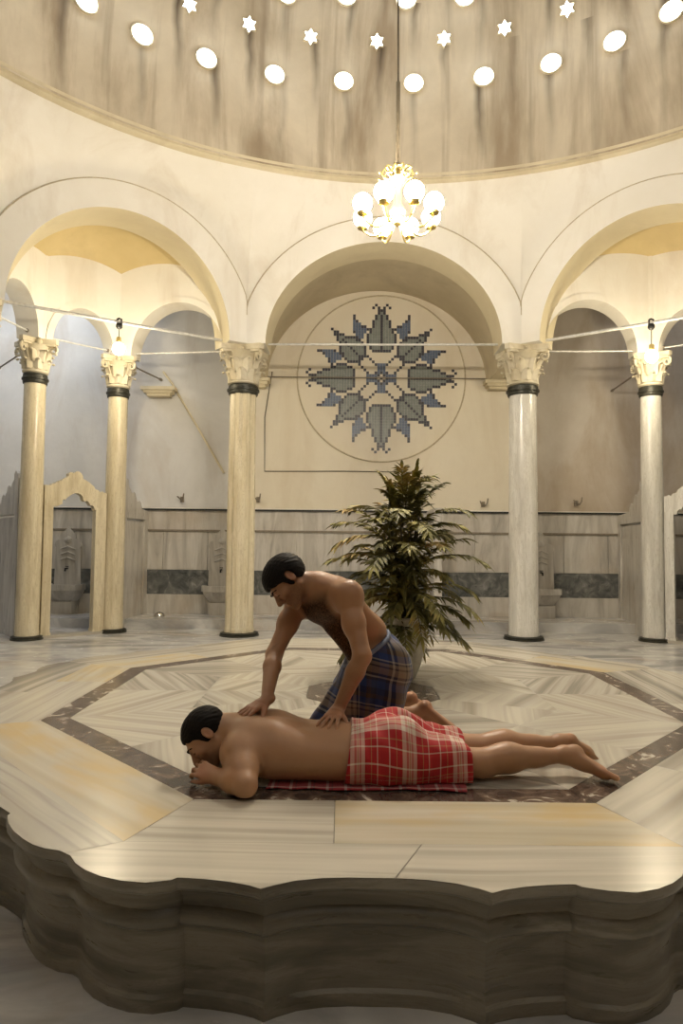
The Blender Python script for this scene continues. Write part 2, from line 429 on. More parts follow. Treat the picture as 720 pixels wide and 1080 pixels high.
# corner half domes over the side niches
def in_poly(p,poly):
    c=False;n=len(poly)
    for i in range(n):
        a,b_=poly[i],poly[i-1]
        if (a[1]>p[1])!=(b_[1]>p[1]) and p[0]<(b_[0]-a[0])*(p[1]-a[1])/(b_[1]-a[1])+a[0]: c=not c
    return c
for nm,A,B,Ps in (('ceiling_niche_left',FL,SL,[P1,P2]),('ceiling_niche_right',FR,SR,[P3,P4])):
    mid=(A+B)/2; L=np.linalg.norm(B-A)/2; e=(B-A)/(2*L); nr=np.array([-e[1],e[0]]); 
    if np.dot(nr,mid-CC)<0: nr=-nr
    poly=[A-nr*.25,*[mid+(p-mid)*1.06 for p in Ps],B-nr*.25]
    b=BM(); nu,nv=120,60
    def S(u,v):
        a=PI*u/nu; t=PI/2*v/nv
        q=mid+e*(2.0*math.cos(a)*math.cos(t))+nr*(1.86*math.sin(a)*math.cos(t)-.1); return (q[0],q[1],4.2+2.06*math.sin(t))
    for u in range(nu):
        for v in range(nv):
            q=[S(u,v),S(u+1,v),S(u+1,v+1),S(u,v+1)]
            c=(sum(p[0] for p in q)/4,sum(p[1] for p in q)/4)
            if in_poly(c,poly): b.add(q,[(0,1,2,3)])
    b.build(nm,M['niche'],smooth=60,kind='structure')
# dome
SCZ=7.10; SR_=6.37
b=BM(); na,ne=160,40
def sp(az,el,r=SR_): return (CC[0]+r*math.cos(el)*math.sin(az),CC[1]+r*math.cos(el)*math.cos(az),SCZ+r*math.sin(el))
AZ0=math.radians(1.9); STEP=2*PI/40
for i in range(na):
    for j in range(ne):
        a0,a1=2*PI*i/na,2*PI*(i+1)/na; e0,e1=PI/2*j/ne-(.02 if j==0 else 0),PI/2*(j+1)/ne
        uv=[((a-AZ0)/STEP,e/(PI/2)) for a,e in ((a0,e0),(a1,e0),(a1,e1),(a0,e1))]
        b.add([sp(a0,e0),sp(a1,e0),sp(a1,e1),sp(a0,e1)],[(0,1,2,3)],0,uv)
b.build('ceiling_dome',M['dome'],smooth=80,kind='structure')
# cornice ring
b=BM(); prof=[(6.50,6.93),(6.42,6.93),(6.395,6.95),(6.395,6.98),(6.365,7.0),(6.365,7.04),(6.39,7.06),(6.42,7.08)]
for i in range(180):
    a0,a1=2*PI*i/180,2*PI*(i+1)/180
    for j in range(len(prof)-1):
        q=[]
        for a,(r,z) in ((a0,prof[j]),(a1,prof[j]),(a1,prof[j+1]),(a0,prof[j+1])): q.append((CC[0]+r*math.sin(a),CC[1]+r*math.cos(a),z))
        b.add(q,[(0,1,2,3)])
b.build('trim_cornice',M['cornice'],smooth=40,kind='structure')
# round and star shaped glass openings of the dome
def opening(bm_g,bm_r,az,el,rad,star):
    c=Vector(sp(az,el,SR_-.03)); nrm=(Vector((CC[0],CC[1],SCZ))-c).normalized()
    u=Vector((0,0,1)).cross(nrm).normalized(); w=nrm.cross(u)
    pts=[]
    if star:
        for k in range(12):
            r=rad if k%2==0 else rad*.58; a=PI*k/6+PI/2; pts.append((r*math.cos(a),r*math.sin(a)))
    else:
        for k in range(24): a=2*PI*k/24; pts.append((rad*1.08*math.cos(a),rad*.92*math.sin(a)))
    n=len(pts)
    hb=rad*.85 if not star else .05; lv=[(1,0),(.96,.28),(.86,.51),(.7,.71),(.5,.866),(.25,.97)]
    P=[c+nrm*hb]+[c+u*x*q+w*y*q+nrm*hb*g_ for q,g_ in lv for x,y in pts]
    m_=len(lv); F=[(0,1+(m_-1)*n+k,1+(m_-1)*n+(k+1)%n) for k in range(n)]+[(1+j*n+k,1+j*n+(k+1)%n,1+(j+1)*n+(k+1)%n,1+(j+1)*n+k) for j in range(m_-1) for k in range(n)]
    bm_g.add(P,F)
    R=[c+u*x*s+w*y*s+nrm*h for s,h in ((1.0,0),(1.0,.02),(1.12,.02),(1.16,-.03)) for x,y in pts]
    F=[(j*n+k,j*n+(k+1)%n,(j+1)*n+(k+1)%n,(j+1)*n+k) for j in range(3) for k in range(n)]
    bm_r.add(R,F)
seen=[(90,3,0),(149,38,0),(217,63,0),(289,80,0),(362,87,0),(436,89,0),(510,82,0),(581,68,0),(648,45,0),(708,13,0),
      (199,6,1),(262,27,1),(327,40,1),(397,45,1),(468,42,1),(532,31,1),(598,11,1),(428,0,0),(365,-4,0),(302,-6,0),(490,-3,0)]
wn=1; used=set()
for x,y,star in seen:
    d=Vector(ray(x,y)).normalized(); C=Vector((CC[0],CC[1],SCZ-E0)); bq=d.dot(C); t=bq+math.sqrt(bq*bq-C.dot(C)+SR_**2)
    p=d*t-C; az=math.atan2(p.x,p.y); el=math.asin(p.z/SR_)
    g=BM(); r=BM(); opening(g,r,az,el,.125 if not star else .105,star)
    used.add((round((az-AZ0)/STEP*2), 0 if el<.23 else (1 if el<.33 else 2)))
    wo=g.build('window_%d'%wn,M['sky_glass'],kind='structure'); rr=r.build('window_rim',M['cornice'],wo); wn+=1
g=BM();r=BM()
for row,(el,off,star) in enumerate(((10.6,0,0),(16.0,.5,1),(20.9,0,0),(27,.5,1),(34,0,0),(43,.5,1))):
    for k in range(40 if row<4 else 20):
        az=AZ0+(k*(1 if row<4 else 2)+off)*STEP; a=(az+PI)%(2*PI)-PI
        if row<3 and abs(a)<math.radians(47): continue
        opening(g,r,az,math.radians(el),.12 if not star else .10,star)
wo=g.build('window_%d'%wn,M['sky_glass'],kind='structure'); r.build('window_rim',M['cornice'],wo); wn+=1
# skylights of the aisle vaults, added out of view to light the aisles
for x,y,rad in ((-5.2,10.9,.30),(-6.6,10.3,.30),(6.6,10.6,.16)):
    g=BM(); g.lathe([(rad,0),(rad*.8,-.03),(rad*.3,-.05)],24,(x,y,6.25)); g.build('window_%d'%wn,M['sky_side'],kind='structure'); wn+=1

# floor, bench step
b=BM(); b.box((0,3.5,-.1),(19,18,.2)); b.build('floor',M['floor'],kind='structure')
b=BM(); b.box((0,WY-.5,.0775),(18,1.0,.155)); o=b.build('trim_bench_step',M['floor'],kind='structure')
# wainscot on the back wall
b=BM()
yw=WY-.05
def wains(x0,x1):
    cx=(x0+x1)/2; w=x1-x0
    b.box((cx,yw-.005,.33),(w,.05,.35),m=0)
    b.box((cx,yw-.01,.725),(w,.05,.44),m=1)
    n=max(1,round(w/.8))
    for k in range(n):
        b.box((x0+w*(k+.5)/n,yw-.005,1.295),(w/n-.008,.05,.69),m=0)
        b.box((x0+w*(k+.5)/n,yw-.005,.33),(w/n-.008,.056,.346),m=0)
    b.box((cx,yw-.02,1.66),(w,.07,.035),m=2)
    b.box((cx,yw-.005,1.85),(w,.05,.35),m=0)
    b.box((cx,yw-.025,2.04),(w,.09,.03),m=3)
    b.box((cx,yw-.01,2.065),(w,.07,.02),m=4)
wains(-8.9,8.9)
b.build('trim_wainscot',[M['panel'],M['band'],M['iron_d'],M['black'],M['wall']],kind='structure')

# ------------------------------------------------------------------ the heated marble platform
SC=V2(.22,4.52); ZT=.42
TAN=math.tan(PI/8)
def sect(k,t,a):
    """point on side k of the octagon: k=0 faces the camera; t along the side, a distance from the centre"""
    ang=-PI/2 - k*PI/4      # clockwise seen from above: k=1 is front-left
    nx,ny=math.cos(ang),math.sin(ang); tx,ty=ny,-nx
    return V2(SC[0]+nx*a+tx*t, SC[1]+ny*a+ty*t)
AO=2.545; H=AO*TAN
def half_profile():
    p=[(0,-.045),(.10,-.044),(.20,-.032),(.27,-.012),(.325,.03),(.36,.012),(.42,-.008),(.50,-.022),(.585,-.03),(.60,-.018)]
    r=.50; cy=-r+.012; cx=H- .30
    # lobe: fillet-like arc round the corner, slightly proud
    for k in range(0,8):
        a=math.radians(90-22.5*k/7.*1.0*1.0)
        p.append((cx-.08+(.52)*math.cos(a)*1.0, cy+.0+r*math.sin(a)+.012))
    return p
def outline():
    pts=[]
    hp=[(0,-.045),(.08,-.045),(.16,-.038),(.24,-.02),(.30,.008),(.335,.03),(.37,.012),(.43,-.006),(.51,-.02),(.595,-.028),(.61,-.012),
        (.68,.006),(.76,.014),(.84,.006),(.90,-.014),(.95,-.044),(.99,-.085)]
    for k in range(8):
        left=[(-t,d) for t,d in reversed(hp[1:])]
        for t,d in left+hp: pts.append((k,t,d))
    return pts
OUT=outline()
# sect(): for k increasing the side turns left; order points so that t runs continuously
SHO=V2(-.07,0)
def opt(k,t,d,inset=0.):
    q=sect(k,t*(AO-inset*.6)/AO,AO+d-inset)-SC; a=-.015; r=SC+SHO+V2(q[0]*math.cos(a)-q[1]*math.sin(a),q[0]*math.sin(a)+q[1]*math.cos(a))
    # lens distortion put into the outline: the two near corners are cut back
    if r[1]<3.9: r[1]+=.125*min(1,max(0,(abs(r[0]-.15)-.72)/.55))*min(1,(3.9-r[1])/1.2); r[0]-=math.copysign(.03*min(1,max(0,(abs(r[0]-.15)-.72)/.55)),r[0]-.15)*min(1,(3.9-r[1])/1.2)
    return r
sgn = 1 if np.linalg.norm(sect(0,H,AO)-sect(1,-H,AO))<.1 else -1
OUT=[(k,sgn*t,d) for k,t,d in OUT]
plat=thing('marble_platform','large octagonal veined marble platform with lobed moulded edge in the middle of the floor','platform',(SC[0],SC[1],0))
def L3(p,z): return (p[0]-SC[0],p[1]-SC[1],z)
prof=[(.30,ZT-.006),(.02,ZT-.006),(.006,ZT-.002),(.0,ZT-.01),(.0,ZT-.030),(.010,ZT-.040),(.028,ZT-.046),(.036,ZT-.062),(.048,ZT-.075),(.054,ZT-.105),(.038,ZT-.118),(.030,ZT-.132),(.032,ZT-.15),(.05,ZT-.165),(.064,ZT-.175),(.070,ZT-.22),(.078,ZT-.26),(.080,.05),(.070,.04),(.070,0)]
b=BM(); n=len(OUT)
for j in range(len(prof)-1):
    r0=[L3(opt(*q,prof[j][0]),prof[j][1]) for q in OUT]; r1=[L3(opt(*q,prof[j+1][0]),prof[j+1][1]) for q in OUT]
    for i in range(n): b.add([r0[i],r0[(i+1)%n],r1[(i+1)%n],r1[i]],[(0,1,2,3)])
b.add([L3(opt(*q,.30),ZT-.006) for q in OUT],[tuple(range(n))])
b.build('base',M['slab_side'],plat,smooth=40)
# top paving
b=BM(); tid=0
def tile(poly,m,ang):
    """poly in world xy; ang = vein direction"""
    global tid; tid+=1
    c=np.mean(poly,axis=0); cs,sn=math.cos(ang),math.sin(ang); off=rng.random(2)*40
    P=[];UV=[]
    for p in poly:
        dlt=c-p; l=np.linalg.norm(dlt); q=p+dlt/l*.0016
        P.append(L3(q,ZT)); dd=q-c; UV.append((dd[0]*cs+dd[1]*sn+off[0], -dd[0]*sn+dd[1]*cs+off[1]))
    b.add(P,[tuple(range(len(P)))],m,UV)
def sdir(k): d=sect(k,1,1)-sect(k,0,1); return math.atan2(d[1],d[0])
A1,A2,A3=1.90,2.27,1.76
lay={0:[(-.30,.9,'y','g')]}
for k in range(8):
    h1,h2=A1*TAN,A2*TAN
    cuts_i={0:[-h1,(.235),h1],1:[-h1,h1]}.get(k,[-h1,-.2+.1*k*.5,h1] if k%2 else [-h1,.25,h1])
    for j in range(len(cuts_i)-1):
        t0,t1=cuts_i[j],cuts_i[j+1]
        def sc2(t,lim,l2): return t if abs(abs(t)-lim)>1e-6 else math.copysign(l2,t)
        q=[sect(k,t0,A1),sect(k,t1,A1),sect(k,sc2(t1,h1,h2),A2),sect(k,sc2(t0,h1,h2),A2)]
        if k==0: m = 1 if (t0+t1)*sect(0,1,1)[0]<0 and False else 0
        m={0:[1,0],1:[1],2:[0,1],3:[1,0],4:[0,2],5:[0,1],6:[2,0],7:[0,0]}[k]; m=m[j%len(m)]
        tile(q,m,sdir(k)+rng.normal()*.04)
    # outer strip up to the lobed edge
    edge=[q for q in OUT if q[0]==k]
    pts=[opt(*q,.004) for q in edge]; ts=[q[1] for q in edge]
    order=np.argsort(ts); pts=[pts[i] for i in order]; ts=[ts[i] for i in order]
    cut={0:-.06,1:.3,2:-.1,3:.2,4:0,5:.3,6:-.2,7:-.3}[k]
    corner1=[opt(*q,.004) for q in OUT if q[0]==(k+1)%8]
    for lo,hi in ((-9,cut),(cut,9)):
        seg=[p for p,t in zip(pts,ts) if lo<=t<=hi]
        i0=-h2 if lo<-8 else cut; i1=h2 if hi>8 else cut
        poly=[sect(k,i0,A2)]
        if lo>-8:
            poly.append(opt(k,cut,np.interp(cut,ts,[q[2] for q in [edge[i] for i in order]]),.004))
        else:
            nb_=[q for q in OUT if abs(q[2]+.085)<1e-6]
            vtx=opt(k,-H,0); near=sorted([opt(*q,.004) for q in nb_],key=lambda p:np.linalg.norm(p-vtx))[:2]; poly.append((near[0]+near[1])/2)
        poly+=seg
        if hi<8:
            poly.append(opt(k,cut,np.interp(cut,ts,[q[2] for q in [edge[i] for i in order]]),.004))
        else:
            vtx=opt(k,H,0); near=sorted([opt(*q,.004) for q in nb_] if lo<-8 else [opt(*q,.004) for q in OUT if abs(q[2]+.085)<1e-6],key=lambda p:np.linalg.norm(p-vtx))[:2]; poly.append((near[0]+near[1])/2)
        poly.append(sect(k,i1,A2))
        tile(np.array(poly),{0:0,1:2,2:0,3:2,4:0,5:2,6:0,7:2}[k] if lo<-8 else {0:0,1:0,2:2,3:0,4:2,5:0,6:2,7:0}[k],sdir(k)+rng.normal()*.05)
# field inside the border: chevron pieces
for k in range(8):
    for r,(ra,rb) in enumerate(((A3,1.12),(1.12,.44))):
        for s in (-1,1):
            q=[sect(k,0,ra),sect(k,s*ra*TAN,ra),sect(k,s*rb*TAN,rb),sect(k,0,rb)]
            tile(np.array(q),0 if (k+r+(s>0))%3 else 2, sdir(k)+s*(.5 if r==0 else -.6))
b.build('top',[M['slab'],M['slab_y'],M['slab_g']],plat,merge=False,recalc=False)
me=plat.children[-1].data; bm_=bmesh.new(); bm_.from_mesh(me); 
for f in bm_.faces:
    if f.normal.z<0: f.normal_flip()
bm_.to_mesh(me); bm_.free()
b=BM()
for k in range(8):
    q=[L3(sect(k,s*a*TAN*.9985,a-.001 if a>1.8 else a+.001),ZT) for s,a in ((-1,A1),(1,A1),(1,A3),(-1,A3))]
    q2=[(x,y,z-.01) for x,y,z in q]; b.add(q+q2,[(0,1,2,3),(4,7,6,5),(0,4,5,1),(1,5,6,2),(2,6,7,3),(3,7,4,0)])
b.build('border_inlay',M['inlay'],plat)
b=BM(); q=[L3(sect(k,.435*TAN,.435),ZT+.0) for k in range(8)]
b.add(q+[(x,y,z-.01) for x,y,z in q],[tuple(range(8)),tuple(range(15,7,-1))]+[(i,8+i,8+(i+1)%8,(i+1)%8) for i in range(8)])
b.build('centre_inlay',M['inlay'],plat)

# ------------------------------------------------------------------ columns
def capital(b,r,z0,z1,w,n_leaf=8):
    h=z1-z0
    b.lathe([(r*1.02,z0),(r*1.18,z0+.02),(r*1.18,z0+.045),(r*1.02,z0+.06),(r*1.05,z0+h*.3),(r*1.15,z0+h*.55),(r*1.35,z0+h*.75),(r*1.55,z0+h*.84)],24)
    # concave square abacus
    ab=[]
    for k in range(4):
        a=PI/2*k+PI/4
        for dt,f in ((-.09,1.0),(.09,1.0)): ab.append((w*.70*math.cos(a+dt),w*.70*math.sin(a+dt)))
        a2=a+PI/4; ab.append((w*.43*math.cos(a2-.22),w*.43*math.sin(a2-.22))); ab.append((w*.40*math.cos(a2),w*.40*math.sin(a2))); ab.append((w*.43*math.cos(a2+.22),w*.43*math.sin(a2+.22)))
    b.prism(ab,lambda u,v,d:(u,v,d),z0+h*.86,z1-.0)
    b.prism([(u*.93,v*.93) for u,v in ab],lambda u,v,d:(u,v,d),z0+h*.80,z0+h*.86)
    def leaf(a,zb,hl,wl,r0,out):
        ca,sa=math.cos(a),math.sin(a); rows=[]
        K=7
        for i in range(K+1):
            t=i/K; rr=r0+out*t**3*1.2 + .012; zz=zb+hl*(t if t<.85 else .85+(t-.85)*.1-.06*(t-.85)/.15*1.0)
            ww=wl*(.75+.5*t-1.15*t**4)*(1+.14*(i%2))
            rows.append([(rr-.022,-ww),(rr+.006,-ww*.5),(rr+.024,0),(rr+.006,ww*.5),(rr-.022,ww),zz])
        P=[];F=[]
        for rw in rows:
            for (x,y) in rw[:5]: P.append((x*ca-y*sa,x*sa+y*ca,rw[5]))
        for i in range(K):
            for j in range(4): F.append((i*5+j,i*5+j+1,(i+1)*5+j+1,(i+1)*5+j))
        b.add(P,F)
        x=rows[-1][2][0]; b.sphere((x*ca,x*sa,rows[-1][5]-.008),.024,8,0,(1,1.3,.8))
    for k in range(n_leaf): leaf(2*PI*k/n_leaf,z0+.06,h*.34,r*.38,r*1.02,r*.30)
    for k in range(n_leaf): leaf(2*PI*(k+.5)/n_leaf,z0+.06+h*.2,h*.42,r*.36,r*1.06,r*.42)
    for k in range(4):
        a=PI/2*k+PI/4; ca,sa=math.cos(a),math.sin(a); pts=[];rs=[]
        for i in range(22):
            t=i/21; an=PI*.9-t*PI*3.1; q=.075*(1-.75*t); cxr=w*.60; pts.append(((cxr+q*math.cos(an)-.01)*ca,(cxr+q*math.cos(an)-.01)*sa,z0+h*.70+q*math.sin(an))); rs.append(.022*(1-.4*t))
        pts=[((r*1.1)*ca,(r*1.1)*sa,z0+h*.42),((r*1.35)*ca,(r*1.35)*sa,z0+h*.62)]+pts; rs=[.012,.018]+rs
        b.tube(pts,rs,6)
    for k in range(4):
        a=PI/2*k; b.sphere((w*.42*math.cos(a),w*.42*math.sin(a),z0+h*.9),.05,10,0,(1,1,1))
def column(c,r,ztop,label,mt,facets,group,rot=0):
    t=thing('marble_column',label,'column',(c[0],c[1],0),group)
    zc=ztop-(.60 if r>.18 else .50); b=BM()
    hb=.06
    b.lathe([(r*1.38,0),(r*1.38,hb*.35),(r*1.30,hb*.5),(r*1.34,hb*.8),(r*1.12,hb*1.0),(r*1.0,hb*1.0)],32); b.build('base',M['bronze'],t,smooth=40)
    b=BM(); zr=zc-.12
    if facets:
        pts=[(r*1.04,hb-.01),(r*1.04,hb+.05),(r,hb+.08),(r*.985,zr*.5),(r*.93,zr)]
        nf=facets*3
        for i in range(len(pts)-1):
            P=[]
            for q in (i,i+1):
                for k in range(nf):
                    rr_=pts[q][0]*(1.02 if k%3 else .90); a=2*PI*(k+.5)/nf; P.append((rr_*math.cos(a),rr_*math.sin(a),pts[q][1]))
            b.add(P,[(k,(k+1)%nf,nf+(k+1)%nf,nf+k) for k in range(nf)])
        b.build('shaft',mt,t)
    else:
        b.lathe([(r*1.04,hb-.01),(r*1.04,hb+.05),(r,hb+.08),(r*1.0,zr*.4),(r*.93,zr)],40); b.build('shaft',mt,t,smooth=50)
    b=BM(); q=r*.96
    b.lathe([(q,zr-.03),(q*1.06,zr-.03),(q*1.10,zr-.01),(q*1.10,zr+.02),(q*1.2,zr+.03),(q*1.2,zr+.055),(q*1.10,zr+.065),(q*1.10,zr+.10),(q*1.04,zr+.12),(q*.9,zr+.12)],32)
    b.build('collar',M['bronze'],t,smooth=30)
    b=BM(); capital(b,r*.95,zc,ztop,.66 if r>.18 else .50)
    o=b.build('capital',M['capital'],t,smooth=35); 
    t.rotation_euler=(0,0,rot); return t
gc='marble columns round the hall'
rotd=math.atan2(-.517,-.856)
column(FL,.222,ZB,'thick yellowish faceted marble column left of the star medallion',M['col_y'],8,gc,0)
column(FR,.222,ZB,'thick pale marble column right of the star medallion',M['col_w'],0,gc,0)
column(SL,.222,ZB,'thick marble column at the outer left end of the left big arch',M['col_y'],8,gc,.5)
column(SR,.222,ZB,'thick marble column at the outer right end of the right big arch',M['col_w'],0,gc,-.5)
column(P1,.163,ZS,'thin cream marble column on the right side of the carved left doorway, behind the lit left bulb',M['col_y'],0,gc,.3)
column(P2,.163,ZS,'thin cream marble column on the left side of the carved left doorway',M['col_y'],0,gc,.6)
column(P3,.163,ZS,'thin white marble column near the right picture edge, behind the lit right bulb',M['col_w'],0,gc,-.3)
column(P4,.163,ZS,'thin white marble column on the far side of the carved right doorway',M['col_w'],0,gc,-.6)

# ------------------------------------------------------------------ tie rods
def rod(A,B,z,label,r=.018,mt='iron',end=.25,g='iron tie rods between the arches'):
    A=np.array(A);B=np.array(B);e=(B-A)/np.linalg.norm(B-A); a=A+e*end; c=B-e*end
    t=thing('tie_rod',label,'tie rod',(a[0],a[1],z),g)
    L=np.linalg.norm(c-a); b=BM(); b.tube([(0,0,0),(e[0]*L/2,e[1]*L/2,-.004),(e[0]*L,e[1]*L,0)],r,8); b.build('bar',M[mt],t,smooth=60)
    for q in (0,L):
        b=BM(); b.tube([(e[0]*(q-.03),e[1]*(q-.03),0),(e[0]*(q+.03),e[1]*(q+.03),0)],r*2,10); b.build('end_socket',M['iron_d'],t,smooth=40)
ZR=4.61
rod(FL,FR,ZR,'straight pale iron tie rod across the central arch in front of the star medallion')
rod(SL,FL,ZR,'thick iron tie rod across the big left arch, carrying the left bulb',.024)
rod(FR,SR,ZR,'thick iron tie rod across the big right arch, carrying the right bulb',.024)
rod(FL,P1,4.50,'thin tie rod of the small arch just left of the faceted column',.014,end=.2)
rod(P1,P2,4.52,'thin tie rod above the carved left doorway',.014,end=.18)
rod(P2,SL,4.52,'thin tie rod left of the carved left doorway',.014,end=.2)
rod(FR,P3,4.50,'thin tie rod of the small arch just right of the thick pale column',.014,end=.2)
rod(P3,P4,4.52,'thin tie rod right of the lit right bulb',.014,end=.18)
rod(V2(FL[0]-.1,WY-.12),V2(FR[0]+.1,WY-.12),4.50,'thin brown bar running along the back wall across the star medallion',.011,'iron_d',end=.2)  # thin brown bar just in front of the back wall
rod(P1,V2(-3.3,WY),4.42,'short dark tie rod from the capital behind the left bulb back to the wall',.014,'iron_d',end=.15)
rod(P2,V2(-6.0,11.2),4.40,'dark tie rod running back from the left doorway column at the left picture edge',.014,'iron_d',end=.15)
rod(P3,V2(4.95,WY),4.30,'short tie rod from the capital behind the right bulb back to the wall',.014,'iron_d',end=.15)

# ------------------------------------------------------------------ star medallion
mc=at_depth(402,399,WY-.06); R_M=1.55
t=thing('star_medallion','round wall medallion with a blue and grey pixel mosaic star','medallion',(mc.x,WY-.054,mc.z))
b=BM(); K=96
def ring_prof(b,R0,pf):
    for i in range(K):
        a0,a1=2*PI*i/K,2*PI*(i+1)/K
        for j in range(len(pf)-1):
            b.add([((R0+pf[q][0])*math.cos(a),-pf[q][1],(R0+pf[q][0])*math.sin(a)) for a,q in ((a0,j),(a1,j),(a1,j+1),(a0,j+1))],[(0,1,2,3)])
ring_prof(b,R_M,[(-.014,0),(-.014,.012),(0,.02),(.014,.012),(.014,0)])
b.build('rim',M['groove'],t,smooth=40)
b=BM(); pts=[(R_M*math.cos(2*PI*i/K),-.006,R_M*math.sin(2*PI*i/K)) for i in range(K)]
b.add(pts+[(x,.0,z) for x,y,z in pts],[tuple(range(K))]+[(i,(i+1)%K,K+(i+1)%K,K+i) for i in range(K)]); b.build('field',M['medal'],t)
cells={}
def put(x,y,c):
    for a,b_ in ((x,y),(y,x)) if False else ((x,y),):
        for sx in (1,-1):
            for sy in (1,-1): cells[(a*sx,b_*sy)]=c
def leafset():
    S={}
    hw={10:3,11:4,12:4,13:5,14:5,15:5,16:5,17:4,18:4,19:3,20:3,21:3,22:2,23:2,24:1,25:1}
    for y,w in hw.items():
        for x in range(0,w+1):
            S[(x,y)]='d' if (x==w or y==10) else 'g'
        nxt=hw.get(y+1)
        if nxt is not None and nxt<w:
            for x in range(nxt+1,w): S[(x,y)]='d' if y>16 else S[(x,y)]
    for y in range(11,24): S[(0,y)]='d'
    S[(4,16)]='g'; S[(0,25)]='d'; S[(2,27)]='d'; S[(3,26)]='d'; S[(1,26)]='d'; S.pop((0,26),None)
    return S
S1=leafset()
S2={}
for x in range(6,16):
    for y in range(6,16):
        S2[(x,y)]='g'
for q in [(6,6),(6,7),(7,6),(7,7),(15,15),(15,14),(14,15),(6,13),(6,14),(6,15),(7,14),(7,15),(8,15),(9,15),(13,6),(14,6),(15,6),(14,7),(15,7),(15,8),(15,9) ,(9,15)]: S2.pop(q,None)
for x in range(8,13): S2[(x,6)]='d'; S2[(6,x)]='d'
for q in [(7,7),(13,7),(7,13),(14,8),(8,14),(9,14),(14,9),(7,8),(8,7)]: S2[q]='d'
for k in (9,10,11,12,13): S2[(15,k)]='d'; S2[(k,15)]='d'
for k in range(8,15): S2[(k,k)]='d'
for q in [(14,14),(16,14),(14,16),(15,16),(16,15),(16,17),(17,16),(17,17),(16,16),(18,18)]: S2[q]='d'
S2[(15,15)]='g';S2[(14,15)]='g';S2[(15,14)]='g'
for q in [(5,8),(4,7),(3,6)]: S2[q]='d'; S2[(q[1],q[0])]='d'
S3={}
for x,(y0,y1) in {10:(17,23),9:(16,21),8:(15,20),7:(15,19),6:(17,19)}.items():
    for y in range(y0,y1+1): S3[(x,y)]='b'
for q in [(5,18),(10,23),(10,22),(9,21),(6,19),(7,19),(10,17)]: S3[q]='d'
S3[(4,17)]='d'
S4={}
for x in (0,1):
    for y in (2,3,4,5): S4[(x,y)]='b'
for q in [(0,0),(1,1),(2,2),(0,2),(2,0),(0,1)]: S4[q]='d' if q!=(0,1) else 'b'
S4.pop((0,1)); S4[(2,5)]='d'
for S in (S1,S2,S3,S4):
    for (x,y),c in S.items():
        for a,b_ in ((x,y),(y,x)):
            for sx in (1,-1):
                for sy in (1,-1): cells[(a*sx,b_*sy)]=c
cs=.0508
b=BM()
for (x,y),c in cells.items():
    mi={'d':0,'g':1,'b':2}[c]; h=cs*.48; X,Z=x*cs,y*cs
    b.add([(X-h,-.0135,Z-h),(X+h,-.0135,Z-h),(X+h,-.0135,Z+h),(X-h,-.0135,Z+h),(X-h,-.005,Z-h),(X+h,-.005,Z-h),(X+h,-.005,Z+h),(X-h,-.005,Z+h)],
          [(0,1,2,3),(0,4,5,1),(1,5,6,2),(2,6,7,3),(3,7,4,0)],mi)
b.build('mosaic_tiles',[M['tile_dark'],M['tile_grey'],M['tile_blue']],t,merge=False)
# thin cable run on the back wall
b=BM(); pts=[at_depth(287,392,WY-.07),at_depth(279,440,WY-.07),at_depth(279,497,WY-.07),at_depth(362,497,WY-.07),at_depth(437,498,WY-.07),at_depth(437,537,WY-.07)]
b.tube(pts,.008,6); o=b.build('wall_cable',M['cable'],None,smooth=60); tag(o,'thin dark cable running down and along the wall under the star medallion','cable')
b=BM(); p0=at_depth(181,404,WY-.02); p1=at_depth(236,499,WY-.02); b.tube([at_depth(172,392,WY-.02),p0,lerp(p0,p1,.5)+Vector((0,-.01,.01)),p1],.022,6)
o=b.build('wall_conduit',M['cornice'],None,smooth=60); tag(o,'slanting plastered conduit on the wall left of the faceted column','conduit')
# imposts carrying the cross arches at the wall
for i,(px,w) in enumerate(((FL[0],.5),(FR[0],.5),(-3.35,.62))):
    b=BM(); z=4.28 if i<2 else 4.10
    for dz,ww,hh in ((0,.34,.05),(.05,.42,.05),(.10,.5,.06)): b.box((px,WY-.06-ww*.25,z+dz+hh/2),(w*ww/.5,ww*.5,hh))
    o=b.build('wall_corbel',M['cornice'],None); tag(o,['moulded plaster corbel on the wall left of the star medallion','moulded plaster corbel on the wall right of the star medallion','moulded plaster corbel above the slanting conduit on the left wall'][i],'corbel')

